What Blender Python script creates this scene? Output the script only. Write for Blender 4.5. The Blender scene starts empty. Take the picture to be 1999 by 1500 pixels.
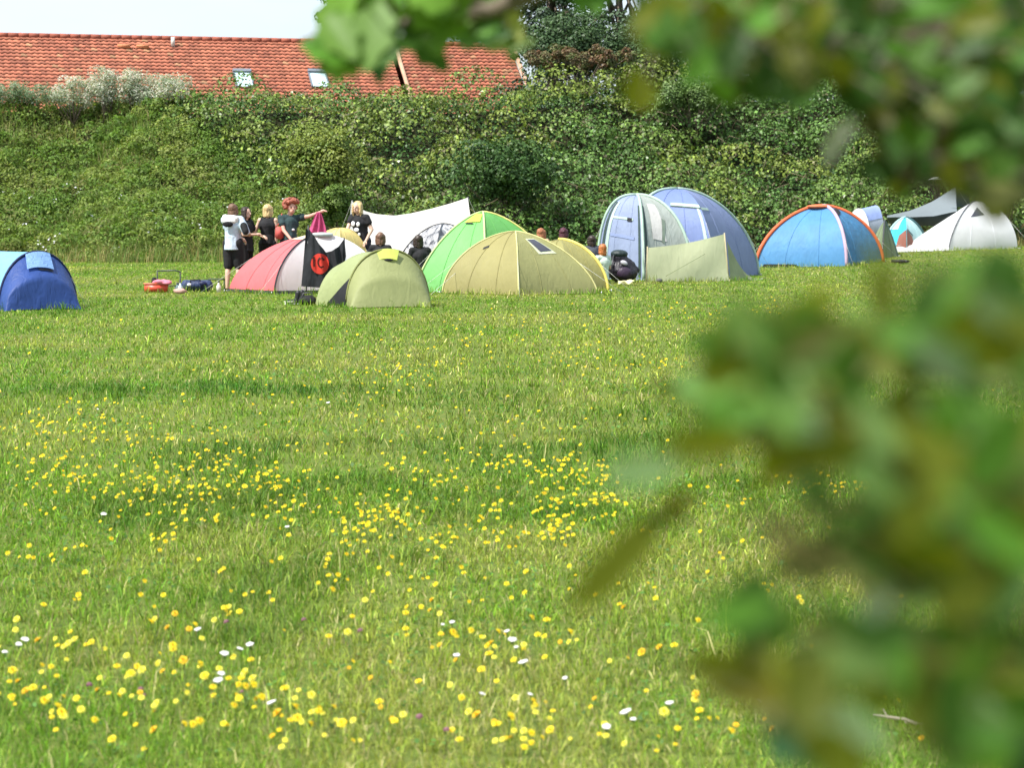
import bpy, bmesh, math, random
import numpy as np
from mathutils import Vector, Matrix, Euler

random.seed(7)
RNG = np.random.default_rng(11)
S = bpy.context.scene
COL = S.collection
PI = math.pi

# ------------------------------------------------------------------ camera geometry
F = 4500.0
CX, CY = 999.5, 750.0
CAMZ = 1.6
TH = math.atan((CY - 412.0) / F)
ct, st = math.cos(TH), math.sin(TH)

def ss(a, b, x):
    t = np.clip((np.asarray(x, float) - a) / (b - a), 0, 1)
    return t * t * (3 - 2 * t)

def _hash(ix, iy, seed):
    h = (ix.astype(np.int64) * 374761393 + iy.astype(np.int64) * 668265263 + seed * 974711) & 0x7fffffff
    h = ((h ^ (h >> 13)) * 1274126177) & 0x7fffffff
    h = (h ^ (h >> 16)) & 0xffff
    return h / 65535.0

def vn(x, y, seed=0):
    x = np.asarray(x, float); y = np.asarray(y, float)
    ix = np.floor(x); iy = np.floor(y)
    fx = x - ix; fy = y - iy
    fx = fx * fx * (3 - 2 * fx); fy = fy * fy * (3 - 2 * fy)
    a = _hash(ix, iy, seed); b = _hash(ix + 1, iy, seed)
    c = _hash(ix, iy + 1, seed); d = _hash(ix + 1, iy + 1, seed)
    return (a * (1 - fx) + b * fx) * (1 - fy) + (c * (1 - fx) + d * fx) * fy

def fbm(x, y, seed=0, o=3):
    s = 0; a = .5; t = 0
    for i in range(o):
        s = s + a * vn(np.asarray(x) * 2 ** i, np.asarray(y) * 2 ** i, seed + i); t += a; a *= .5
    return s / t

def foot(x):            # where the bank starts
    return 73.5 + 5.0 * ss(-6, 10, x) + 2.6 * (fbm(np.asarray(x) / 3.2, 0 * np.asarray(x) + 3.3, 5) - .5)

def crest(x):           # how high the bank is
    return 5.15 + .45 * ss(-2.5, 4, x)

def ground(x, y):
    x = np.asarray(x, float); y = np.asarray(y, float)
    z = .42 * ss(4, 15, x) * ss(50, 72, y)
    z = z + .024 * (fbm(x / 7, y / 4.5, 21, 2) - .5) * ss(5, 14, y) * (1 - ss(33, 40, y))
    t = np.clip((y - foot(x)) / 10.5, 0, 1)
    z = z + crest(x) * (t ** 1.15) * (1 - .12 * np.sin(t * PI)) + .25 * (fbm(x / 2.2, y / 2.2, 31) - .5) * ss(0, .15, t)
    return z

def g1(x, y): return float(ground(x, y))

def xat(px, Y, z=None):
    z = CAMZ if z is None else z
    d = Y * ct - (z - CAMZ) * st
    return (px - CX) / F * d

def zat(py, Y):
    v = (CY - py) / F
    return CAMZ + Y * (-st + v * ct) / (ct + v * st)

def P(px, Y, z=None):       # the point of the ground (or at height z) at distance Y that lies in direction px
    x = xat(px, Y)
    zz = g1(x, Y) if z is None else z
    x = xat(px, Y, zz)
    return Vector((x, Y, zz))

def Q(px, py, Y):
    z = zat(py, Y)
    return Vector((xat(px, Y, z), Y, z))

def gpix(px, py):           # ground point seen at a pixel
    lo, hi = 4.0, 72.0
    for _ in range(40):
        m = (lo + hi) / 2
        z = zat(py, m); x = xat(px, m, z)
        if z > g1(x, m): lo = m
        else: hi = m
    return P(px, lo)

# ------------------------------------------------------------------ materials
def new_mat(name):
    m = bpy.data.materials.new(name); m.use_nodes = True
    nt = m.node_tree
    for n in list(nt.nodes): nt.nodes.remove(n)
    out = nt.nodes.new('ShaderNodeOutputMaterial')
    return m, nt, out

def N(nt, t, **kw):
    n = nt.nodes.new(t)
    for k, v in kw.items():
        if k in n.inputs: n.inputs[k].default_value = v
        else: setattr(n, k, v)
    return n

def c4(c): return (c[0], c[1], c[2], 1)

def fabric(name, col, rough=.6, trans=.22, var=.12, wr=.35, scale=3.0, spec=.3):
    m, nt, out = new_mat(name)
    L = nt.links.new
    tc = N(nt, 'ShaderNodeTexCoord')
    n1 = N(nt, 'ShaderNodeTexNoise', Scale=scale, Detail=5.0, Roughness=.6)
    L(tc.outputs['Object'], n1.inputs['Vector'])
    ramp = N(nt, 'ShaderNodeMapRange'); ramp.inputs['From Min'].default_value = .3; ramp.inputs['From Max'].default_value = .7
    ramp.inputs['To Min'].default_value = 1 - var; ramp.inputs['To Max'].default_value = 1 + var
    L(n1.outputs['Fac'], ramp.inputs['Value'])
    mul = N(nt, 'ShaderNodeVectorMath', operation='SCALE'); mul.inputs[0].default_value = col[:3]
    L(ramp.outputs['Result'], mul.inputs['Scale'])
    n2 = N(nt, 'ShaderNodeTexNoise', Scale=scale * 1.3, Detail=2.5, Distortion=1.6)
    mp_ = N(nt, 'ShaderNodeMapping'); mp_.inputs['Scale'].default_value = (1.5, 1.5, .45); L(tc.outputs['Object'], mp_.inputs['Vector'])
    L(mp_.outputs['Vector'], n2.inputs['Vector'])
    bp = N(nt, 'ShaderNodeBump', Strength=wr * .6, Distance=.06)
    L(n2.outputs['Fac'], bp.inputs['Height'])
    pb = N(nt, 'ShaderNodeBsdfPrincipled', Roughness=rough)
    pb.inputs['Specular IOR Level'].default_value = spec
    L(mul.outputs['Vector'], pb.inputs['Base Color']); L(bp.outputs['Normal'], pb.inputs['Normal'])
    if trans > 0:
        tr = N(nt, 'ShaderNodeBsdfTranslucent'); L(mul.outputs['Vector'], tr.inputs['Color'])
        mx = N(nt, 'ShaderNodeMixShader', Fac=trans)
        L(pb.outputs[0], mx.inputs[1]); L(tr.outputs[0], mx.inputs[2]); L(mx.outputs[0], out.inputs[0])
    else:
        L(pb.outputs[0], out.inputs[0])
    return m

def plain(name, col, rough=.55, metal=0.0, spec=.4, var=.15, scale=8.0):
    m, nt, out = new_mat(name); L = nt.links.new
    tc = N(nt, 'ShaderNodeTexCoord')
    n1 = N(nt, 'ShaderNodeTexNoise', Scale=scale, Detail=4.0)
    L(tc.outputs['Object'], n1.inputs['Vector'])
    ramp = N(nt, 'ShaderNodeMapRange'); ramp.inputs['From Min'].default_value = .3; ramp.inputs['From Max'].default_value = .7
    ramp.inputs['To Min'].default_value = 1 - var; ramp.inputs['To Max'].default_value = 1 + var
    L(n1.outputs['Fac'], ramp.inputs['Value'])
    mul = N(nt, 'ShaderNodeVectorMath', operation='SCALE'); mul.inputs[0].default_value = col[:3]
    L(ramp.outputs['Result'], mul.inputs['Scale'])
    pb = N(nt, 'ShaderNodeBsdfPrincipled', Roughness=rough, Metallic=metal)
    pb.inputs['Specular IOR Level'].default_value = spec
    L(mul.outputs['Vector'], pb.inputs['Base Color']); L(pb.outputs[0], out.inputs[0])
    return m

def leafy(name, rough=.5, trans=.35, spec=.35, tint=(1.15, 1.2, .6)):     # colour comes from each leaf's own colour
    m, nt, out = new_mat(name); L = nt.links.new
    at = N(nt, 'ShaderNodeAttribute', attribute_name='Col')
    pb = N(nt, 'ShaderNodeBsdfPrincipled', Roughness=rough)
    pb.inputs['Specular IOR Level'].default_value = spec
    L(at.outputs['Color'], pb.inputs['Base Color'])
    tm = N(nt, 'ShaderNodeVectorMath', operation='MULTIPLY'); tm.inputs[1].default_value = tint
    L(at.outputs['Color'], tm.inputs[0])
    tr = N(nt, 'ShaderNodeBsdfTranslucent'); L(tm.outputs['Vector'], tr.inputs['Color'])
    mx = N(nt, 'ShaderNodeMixShader', Fac=trans)
    L(pb.outputs[0], mx.inputs[1]); L(tr.outputs[0], mx.inputs[2]); L(mx.outputs[0], out.inputs[0])
    return m

# ------------------------------------------------------------------ object helpers
def mesh_arrays(name, V, loops, totals, smooth=False):
    me = bpy.data.meshes.new(name)
    V = np.ascontiguousarray(V, dtype=np.float32)
    me.vertices.add(len(V)); me.vertices.foreach_set('co', V.ravel())
    me.loops.add(len(loops)); me.loops.foreach_set('vertex_index', np.asarray(loops, dtype=np.int32))
    totals = np.asarray(totals, dtype=np.int32)
    me.polygons.add(len(totals))
    starts = np.concatenate([[0], np.cumsum(totals)[:-1]]).astype(np.int32)
    me.polygons.foreach_set('loop_start', starts)
    me.polygons.foreach_set('loop_total', totals)
    me.update(calc_edges=True)
    if smooth:
        me.polygons.foreach_set('use_smooth', np.ones(len(totals), dtype=bool))
    return me

def set_col(me, C):
    a = me.color_attributes.new('Col', 'FLOAT_COLOR', 'POINT')
    C = np.asarray(C, dtype=np.float32)
    if C.shape[1] == 3: C = np.concatenate([C, np.ones((len(C), 1), np.float32)], 1)
    a.data.foreach_set('color', np.ascontiguousarray(C).ravel())

def link(name, me, mat=None, parent=None):
    o = bpy.data.objects.new(name, me); COL.objects.link(o)
    if mat is not None:
        for mm in (mat if isinstance(mat, (list, tuple)) else [mat]): me.materials.append(mm)
    if parent is not None: o.parent = parent
    return o

def tag(o, label=None, cat=None, group=None, kind=None):
    if label: o['label'] = label
    if cat: o['category'] = cat
    if group: o['group'] = group
    if kind: o['kind'] = kind
    return o

def thing(name, loc, label, cat, group=None):
    o = bpy.data.objects.new(name, None); COL.objects.link(o)
    o.location = loc; o.empty_display_size = .2
    return tag(o, label, cat, group)

def grid_part(name, G, mat, parent=None, smooth=True, closed=False):
    """G: (m,n,3) world points -> mesh in the parent's space (parents are never rotated)"""
    G = np.asarray(G, float); m, n = G.shape[:2]
    off = np.array(parent_origin(parent))
    V = G.reshape(-1, 3) - off
    idx = np.arange(m * n).reshape(m, n)
    a = idx[:-1, :-1].ravel(); b = idx[:-1, 1:].ravel(); c = idx[1:, 1:].ravel(); d = idx[1:, :-1].ravel()
    loops = np.stack([a, b, c, d], 1).ravel()
    me = mesh_arrays(name, V, loops, np.full(len(a), 4), smooth)
    return link(name, me, mat, parent)

def parent_origin(p):
    o = Vector((0, 0, 0))
    while p is not None:
        o = o + Vector(p.location); p = p.parent
    return o

def bm_part(name, bm, mat, parent=None, smooth=True):
    off = parent_origin(parent)
    bmesh.ops.translate(bm, verts=bm.verts, vec=-off)
    bmesh.ops.recalc_face_normals(bm, faces=bm.faces)
    me = bpy.data.meshes.new(name); bm.to_mesh(me); bm.free()
    if smooth: me.polygons.foreach_set('use_smooth', np.ones(len(me.polygons), dtype=bool))
    return link(name, me, mat, parent)

def tube_bm(bm, pts, r, n=8, cap=True):
    pts = [Vector(p) for p in pts]
    rs = r if isinstance(r, (list, tuple)) else [r] * len(pts)
    rings = []
    up0 = Vector((0, 0, 1))
    for i, p in enumerate(pts):
        d = (pts[min(i + 1, len(pts) - 1)] - pts[max(i - 1, 0)])
        if d.length < 1e-9: d = Vector((0, 0, 1))
        d.normalize()
        a = d.cross(up0)
        if a.length < .05: a = d.cross(Vector((1, 0, 0)))
        a.normalize(); b = d.cross(a)
        rings.append([bm.verts.new(p + (a * math.cos(2 * PI * k / n) + b * math.sin(2 * PI * k / n)) * rs[i]) for k in range(n)])
    for i in range(len(rings) - 1):
        for k in range(n):
            bm.faces.new((rings[i][k], rings[i][(k + 1) % n], rings[i + 1][(k + 1) % n], rings[i + 1][k]))
    if cap:
        bm.faces.new(rings[0][::-1]); bm.faces.new(rings[-1])

def tube(name, pts, r, mat, parent=None, n=8):
    bm = bmesh.new(); tube_bm(bm, pts, r, n); return bm_part(name, bm, mat, parent)

def ell_bm(bm, c, r, rot=None, seg=14, ring=9):
    M = Matrix.Translation(Vector(c))
    if rot is not None: M = M @ Euler(rot).to_matrix().to_4x4()
    M = M @ Matrix.Diagonal((r[0], r[1], r[2], 1))
    bmesh.ops.create_uvsphere(bm, u_segments=seg, v_segments=ring, radius=1, matrix=M)

def cap_bm(bm, p0, r0, p1, r1, n=12):
    p0 = Vector(p0); p1 = Vector(p1)
    tube_bm(bm, [p0, p1], [r0, r1], n)
    ell_bm(bm, p0, (r0,) * 3, seg=n, ring=8); ell_bm(bm, p1, (r1,) * 3, seg=n, ring=8)

def box_bm(bm, c, s, rot=(0, 0, 0), bev=.0):
    M = Matrix.Translation(Vector(c)) @ Euler(rot).to_matrix().to_4x4() @ Matrix.Diagonal((s[0], s[1], s[2], 1))
    r = bmesh.ops.create_cube(bm, size=1, matrix=M)
    if bev > 0:
        es = list({e for v in r['verts'] for e in v.link_edges})
        bmesh.ops.bevel(bm, geom=es, offset=bev, segments=2, affect='EDGES')

def remesh(name, bm, voxel, mat, parent, smooth_it=3, noise=0.0, nscale=20):
    me = bpy.data.meshes.new(name); bmesh.ops.recalc_face_normals(bm, faces=bm.faces); bm.to_mesh(me); bm.free()
    o = bpy.data.objects.new(name + '_tmp', me); COL.objects.link(o)
    md = o.modifiers.new('r', 'REMESH'); md.mode = 'VOXEL'; md.voxel_size = voxel
    sm = o.modifiers.new('s', 'SMOOTH'); sm.iterations = smooth_it; sm.factor = .5
    dg = bpy.context.evaluated_depsgraph_get()
    me2 = bpy.data.meshes.new_from_object(o.evaluated_get(dg))
    bpy.data.objects.remove(o); bpy.data.meshes.remove(me)
    me2.name = name
    n = len(me2.vertices); co = np.empty(n * 3, np.float32); me2.vertices.foreach_get('co', co); co = co.reshape(-1, 3)
    if noise > 0:
        no = np.empty(n * 3, np.float32); me2.vertices.foreach_get('normal', no); no = no.reshape(-1, 3)
        k = fbm(co[:, 0] * nscale + co[:, 1] * nscale * .7, co[:, 2] * nscale, 77) - .5
        co = co + no * (k * 2 * noise)[:, None]
    co = co - np.array(parent_origin(parent), np.float32)
    me2.vertices.foreach_set('co', np.ascontiguousarray(co, np.float32).ravel())
    me2.polygons.foreach_set('use_smooth', np.ones(len(me2.polygons), dtype=bool))
    me2.update()
    while len(me2.materials): me2.materials.pop()
    return link(name, me2, mat, parent)

# ------------------------------------------------------------------ leaf / blade builders
def unit(v): return v / np.maximum(np.linalg.norm(v, axis=1, keepdims=True), 1e-9)

def leaf_cloud(name, Pn, Nn, size, col, mat, parent=None, aspect=.55, fold=.18, rng=RNG):
    n = len(Pn); Nn = unit(Nn)
    r = rng.normal(size=(n, 3)); t = unit(np.cross(Nn, r)); b = np.cross(Nn, t)
    s = np.asarray(size)[:, None]
    V = np.empty((n, 4, 3))
    V[:, 0] = Pn - t * s * .5; V[:, 2] = Pn + t * s * .5
    V[:, 1] = Pn + b * s * aspect * .5 + Nn * s * fold; V[:, 3] = Pn - b * s * aspect * .5 + Nn * s * fold
    V = V.reshape(-1, 3) - np.array(parent_origin(parent))
    me = mesh_arrays(name, V, np.arange(4 * n), np.full(n, 4))
    set_col(me, np.repeat(col, 4, 0))
    return link(name, me, mat, parent)

def blade_arrays(B, h, w, lean, az, face):
    """n grass blades: base points, height, width, lean fraction, lean azimuth, facing azimuth"""
    n = len(B)
    ld = np.stack([np.cos(az), np.sin(az), 0 * az], 1); wd = np.stack([np.cos(face), np.sin(face), 0 * face], 1)
    up = np.array([0, 0, 1.0])
    V = np.empty((n, 5, 3))
    hw = (w / 2)[:, None] * wd
    V[:, 0] = B - hw; V[:, 1] = B + hw
    mid = B + up * (h * .58)[:, None] + ld * (h * lean * .3)[:, None]
    V[:, 2] = mid + hw * .75; V[:, 3] = mid - hw * .75
    V[:, 4] = B + up * (h * (1 - .35 * lean))[:, None] + ld * (h * lean)[:, None]
    k = np.arange(n)[:, None] * 5
    loops = np.concatenate([k + np.array([[0, 1, 2, 3]]), k + np.array([[3, 2, 4]])], 1).ravel()
    tot = np.tile([4, 3], n)
    return V.reshape(-1, 3), loops, tot

# ------------------------------------------------------------------ world, sun, camera
SUN_EL = math.radians(54)
SUN_TO = Vector((-.76, -.50, 0)).normalized() * math.cos(SUN_EL) + Vector((0, 0, math.sin(SUN_EL)))
w = bpy.data.worlds.new('World'); S.world = w; w.use_nodes = True
nt = w.node_tree
for n in list(nt.nodes): nt.nodes.remove(n)
L = nt.links.new
wo = N(nt, 'ShaderNodeOutputWorld'); bg = N(nt, 'ShaderNodeBackground', Strength=.105)
sky = N(nt, 'ShaderNodeTexSky'); sky.sky_type = 'NISHITA'; sky.sun_disc = False
sky.sun_elevation = SUN_EL; sky.sun_rotation = math.atan2(SUN_TO.x, SUN_TO.y); sky.air_density = 1.2; sky.dust_density = 2.0
tc = N(nt, 'ShaderNodeTexCoord')
mp = N(nt, 'ShaderNodeMapping'); mp.inputs['Scale'].default_value = (1.2, 1.2, 5.0)
L(tc.outputs['Generated'], mp.inputs['Vector'])
cn = N(nt, 'ShaderNodeTexNoise', Scale=2.2, Detail=6.0, Roughness=.55); L(mp.outputs['Vector'], cn.inputs['Vector'])
mr = N(nt, 'ShaderNodeMapRange'); mr.inputs['From Min'].default_value = .3; mr.inputs['From Max'].default_value = .62
mr.inputs['To Min'].default_value = .5; mr.inputs['To Max'].default_value = .92
L(cn.outputs['Fac'], mr.inputs['Value'])
mix = N(nt, 'ShaderNodeMix', data_type='RGBA'); mix.inputs[7].default_value = (5.3, 6.1, 7.0, 1)
L(mr.outputs['Result'], mix.inputs[0]); L(sky.outputs[0], mix.inputs[6]); L(mix.outputs[2], bg.inputs['Color'])
L(bg.outputs[0], wo.inputs[0])

sd = bpy.data.lights.new('sun', 'SUN'); sd.energy = 4.3; sd.angle = math.radians(.6); sd.color = (1, .965, .9)
so = bpy.data.objects.new('sun', sd); COL.objects.link(so)
so.rotation_euler = SUN_TO.to_track_quat('Z', 'Y').to_euler(); so.location = (-20, -10, 40)

cd = bpy.data.cameras.new('camera'); cam = bpy.data.objects.new('camera', cd); COL.objects.link(cam)
cam.location = (0, 0, CAMZ); cam.rotation_euler = (PI / 2 - TH, 0, 0)
cd.sensor_width = 36; cd.sensor_fit = 'HORIZONTAL'; cd.lens = 36 * F / 1999.0
cd.clip_start = .05; cd.clip_end = 2000
cd.dof.use_dof = True; cd.dof.focus_distance = 24; cd.dof.aperture_fstop = 6.4; cd.dof.aperture_blades = 9
S.camera = cam
S.view_settings.view_transform = 'Standard'; S.view_settings.look = 'None'
S.view_settings.exposure = .84; S.view_settings.gamma = 1; S.view_settings.use_curve_mapping = False
try:
    S.cycles.use_denoising = True
    S.cycles.denoiser = 'OPENIMAGEDENOISE'
    S.cycles.max_bounces = 8; S.cycles.transparent_max_bounces = 4
    S.cycles.use_adaptive_sampling = True; S.cycles.adaptive_threshold = .02
except Exception: pass

# ------------------------------------------------------------------ the field and the bank
def build_field():
    xs = np.unique(np.concatenate([np.linspace(-24, 24, 161), np.linspace(-60, -24, 37), np.linspace(24, 60, 37), np.array([-400, -250, -150, -90, 90, 150, 250, 400.])]))
    ys = np.unique(np.concatenate([np.array([-120, -60, -25, -8.]), np.linspace(-2, 34, 145), np.linspace(34, 72, 90), np.linspace(72, 95, 93), np.array([98, 102, 110, 130, 180, 260, 400, 650.])]))
    X, Y = np.meshgrid(xs, ys)
    G = np.stack([X, Y, ground(X, Y)], 2)
    m, nt, out = new_mat('meadow_soil'); L = nt.links.new
    ge = N(nt, 'ShaderNodeNewGeometry')
    n1 = N(nt, 'ShaderNodeTexNoise', Scale=.35, Detail=6.0, Roughness=.65); L(ge.outputs['Position'], n1.inputs['Vector'])
    n2 = N(nt, 'ShaderNodeTexNoise', Scale=9.0, Detail=5.0, Roughness=.7); L(ge.outputs['Position'], n2.inputs['Vector'])
    cr = N(nt, 'ShaderNodeValToRGB'); e = cr.color_ramp.elements
    e[0].position = .3; e[0].color = (.060, .095, .016, 1); e[1].position = .72; e[1].color = (.19, .20, .055, 1)
    x = cr.color_ramp.elements.new(.5); x.color = (.11, .15, .028, 1)
    ad = N(nt, 'ShaderNodeMath', operation='ADD'); ml = N(nt, 'ShaderNodeMath', operation='MULTIPLY'); ml.inputs[1].default_value = .5
    L(n1.outputs['Fac'], ad.inputs[0]); L(n2.outputs['Fac'], ad.inputs[1]); L(ad.outputs[0], ml.inputs[0]); L(ml.outputs[0], cr.inputs[0])
    sx = N(nt, 'ShaderNodeSeparateXYZ'); L(ge.outputs['Position'], sx.inputs[0])
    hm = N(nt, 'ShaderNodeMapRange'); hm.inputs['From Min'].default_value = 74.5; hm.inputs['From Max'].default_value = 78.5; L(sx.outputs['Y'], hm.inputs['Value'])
    mxh = N(nt, 'ShaderNodeMix', data_type='RGBA'); mxh.inputs[7].default_value = (.022, .024, .010, 1); L(hm.outputs['Result'], mxh.inputs[0]); L(cr.outputs[0], mxh.inputs[6])  # dark humus on the bank, deepened so bramble gaps read as shade
    pb = N(nt, 'ShaderNodeBsdfPrincipled', Roughness=.9); pb.inputs['Specular IOR Level'].default_value = .1
    bp = N(nt, 'ShaderNodeBump', Strength=.6, Distance=.05); L(n2.outputs['Fac'], bp.inputs['Height'])
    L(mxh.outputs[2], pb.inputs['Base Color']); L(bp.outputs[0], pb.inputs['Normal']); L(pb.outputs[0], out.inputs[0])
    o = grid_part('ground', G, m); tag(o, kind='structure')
build_field()

M_grass = leafy('grass_blade', rough=.55, trans=.4, spec=.25, tint=(1.1, 1.15, .7))

def band(y, y0, s): return np.exp(-((y - y0) / s) ** 2)

def grass_colour(x, y, rng):
    n = len(x)
    patch = fbm(x / 2.6, y / 3.4, 51, 4) * .6 + fbm(x / .5, y / .7, 61) * .4
    dry = np.clip(.30 + 3.2 * (patch - .47) + .12 * ss(20, 45, y), 0, 1)
    lush_shade = lush_shade_at(x, y)
    fresh = np.array([.135, .285, .018]); yel = np.array([.37, .40, .072]); deep = np.array([.045, .140, .014]); straw = np.array([.47, .41, .19])
    k = np.clip(dry + rng.normal(0, .33, n), 0, 1)[:, None]
    c = fresh * (1 - k) + yel * k
    dk = np.clip(lush_shade + rng.normal(0, .15, n), 0, 1)[:, None]
    c = c * (1 - dk) + deep * dk
    isst = (rng.random(n) < (.08 + .6 * np.clip(patch - .42, 0, 1)) * (1 - lush_shade))[:, None]
    c = np.where(isst, straw * rng.uniform(.7, 1.1, (n, 1)), c)
    return c * np.exp(rng.normal(-.06, .38, (n, 1)))

def lush_shade_at(x, y):
    # tussocky, greener strips across the field; the first also paints a tussock shadow
    wob = .8 * (fbm(x / 3, y / 9, 71) - .5)
    v = (.35 + .8 * fbm(x / .5, y / .5, 85)) * band(y + wob, 20.3, .8) * ss(-.1, .9, 1 - np.abs(x + 2.2) / 4) + .5 * fbm(x / .4, y / .5, 86) * band(y + wob, 15.6, .6) * ss(0, 1, 1.2 - np.abs(x) / 3.2)
    v += .35 * fbm(x / .8, y / .8, 87) * band(y + wob, 36.0, 1.2) * ss(1, -3, x)
    v += .6 * ss(.50, .74, fbm(x / .9 + 9, y / 1.5, 81, 4)) * (1 - ss(14, 30, y) * .5)
    return np.clip(v, 0, 1)

def build_grass():
    rng = np.random.default_rng(5)
    # distances: density falls as d^-1.5, blade width grows to match
    n = 720000
    u = rng.random(n); a, b = math.sqrt(5.4), math.sqrt(80.0)
    d = (a + (b - a) * u) ** 2
    d[-170000:] = 5.4 + 8.5 * rng.random(170000) ** 1.1
    x = rng.uniform(-1, 1, n) * (.27 * d + 1.3)
    y = d
    # gather the blades into tufts
    tc_ = .055 * (d / 7) ** .6
    cx = np.round(x / (tc_ * 2.2)) * tc_ * 2.2; cy = np.round(y / (tc_ * 3)) * tc_ * 3
    tuft = _hash(np.floor(cx * 37), np.floor(cy * 41), 3)
    pull = np.where(tuft > .5, .42, .0)
    x = x + (cx + tc_ * rng.normal(0, .5, n) - x) * pull; y = y + (cy + tc_ * rng.normal(0, .5, n) - y) * pull
    keep = (y < foot(x) + 1.0)
    x, y, d, tuft = x[keep], y[keep], d[keep], tuft[keep]; n = len(x)
    z = ground(x, y)
    lush_shade = lush_shade_at(x, y)
    h = (.026 + .042 * rng.random(n) ** 1.6) * (.6 + .75 * fbm(x / .5, y / .6, 91, 2)) * (1 + .9 * lush_shade) * (1 + .35 * (tuft > .8))
    h *= 1 - .25 * ss(20, 45, y)
    tall = rng.random(n) < .018
    h = np.where(tall, h * 2.3, h)
    wdt = .0032 * (d / 7) ** .85 * rng.uniform(.7, 1.4, n)
    lean = np.clip(rng.normal(.8, .4, n), .05, 1.7); az = rng.uniform(0, 2 * PI, n)
    V, lo, to = blade_arrays(np.stack([x, y, z - .004], 1), h, wdt, lean, az, rng.uniform(0, 2 * PI, n))
    c = grass_colour(x, y, rng)
    me = mesh_arrays('meadow_grass', V, lo, to); set_col(me, np.repeat(c, 5, 0))
    o = link('meadow_grass', me, M_grass); tag(o, 'short mown green and straw coloured meadow grass covering the field', 'grass', kind='stuff')
    # longer blades left standing against the tent bases
    segs = [[(0, 37.1), (158, 37.4)], [(620, 38.9), (680, 38.2), (842, 38.3)], [(450, 45.4), (536, 44.1), (640, 44.5)], [(812, 45.4), (870, 45.0)], [(866, 44.7), (1012, 43.7), (1166, 44.5), (1184, 45.8)], [(1175, 53.6), (1256, 52.7)],
            [(1264, 52.0), (1424, 52.4), (1488, 53.2)], [(1476, 63.2), (1652, 62.2), (1722, 63.9)], [(1745, 70.4), (1852, 69.9), (1986, 71.5)], [(285, 45.1), (420, 45.5)], [(555, 39.1), (612, 39.2)]]
    bx = []
    for sg in segs:
        for (pa, ya), (pb, yb) in zip(sg[:-1], sg[1:]):
            a_, b_ = P(pa, ya), P(pb, yb); m_ = int((b_ - a_).length * 95)
            for q in rng.random(m_): bx.append(((a_.x + (b_.x - a_.x) * q + rng.normal(0, .03)), a_.y + (b_.y - a_.y) * q - abs(rng.normal(0, .06)), q))
    bx = np.array(bx); x, y = bx[:, 0], bx[:, 1]; n = len(x)
    h = rng.uniform(.05, .20, n) * (.35 + 1.1 * fbm(x / .25, y / .25, 95))
    V, lo, to = blade_arrays(np.stack([x, y, ground(x, y) - .004], 1), h, rng.uniform(.008, .016, n), np.clip(rng.normal(.5, .3, n), 0, 1.2), rng.uniform(0, 6.28, n), rng.uniform(0, 6.28, n))
    me = mesh_arrays('grass_tufts', V, lo, to); set_col(me, np.repeat(grass_colour(x, y, rng), 5, 0))
    o = link('grass_tufts', me, M_grass); tag(o, 'longer grass blades left standing along the tent bases', 'grass', kind='stuff')
    # low broad leaves between the blades
    n = 20000
    d = (a + (math.sqrt(24.) - a) * rng.random(n)) ** 2
    x = rng.uniform(-1, 1, n) * (.275 * d + .6); y = d
    k = fbm(x / .5, y / .5, 101, 2) > .5
    x, y, d = x[k], y[k], d[k]; n = len(x)
    z = ground(x, y) + rng.uniform(.008, .04, n)
    nn = rng.normal(0, .45, (n, 3)); nn[:, 2] = 1
    col = np.array([.085, .20, .03]) * rng.uniform(.6, 1.5, (n, 1)) + rng.uniform(0, .03, (n, 1))
    o = leaf_cloud('clover_leaves', np.stack([x, y, z], 1), nn, .016 * (d / 7) ** .6 * rng.uniform(.6, 1.5, n), col, M_grass, aspect=.8, rng=rng)
    tag(o, 'low clover and plantain leaves between the grass blades', 'ground cover', kind='stuff')
build_grass()

# ------------------------------------------------------------------ flowers
M_yel = plain('yellow_petal', (.90, .72, .02), .6, var=.1, scale=60)
M_yel2 = plain('golden_petal', (.80, .50, .012), .6, var=.1, scale=60)
M_yel3 = plain('lemon_petal', (.88, .80, .10), .6, var=.1, scale=60)
M_yelc = plain('orange_centre', (.80, .50, .015), .7, scale=60)
M_whi = plain('white_petal', (.78, .74, .72), .6, var=.08, scale=60)
M_pur = plain('purple_clover', (.20, .09, .11), .7, scale=60)
M_stem = plain('flower_stem', (.10, .17, .035), .6, scale=20)

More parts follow.
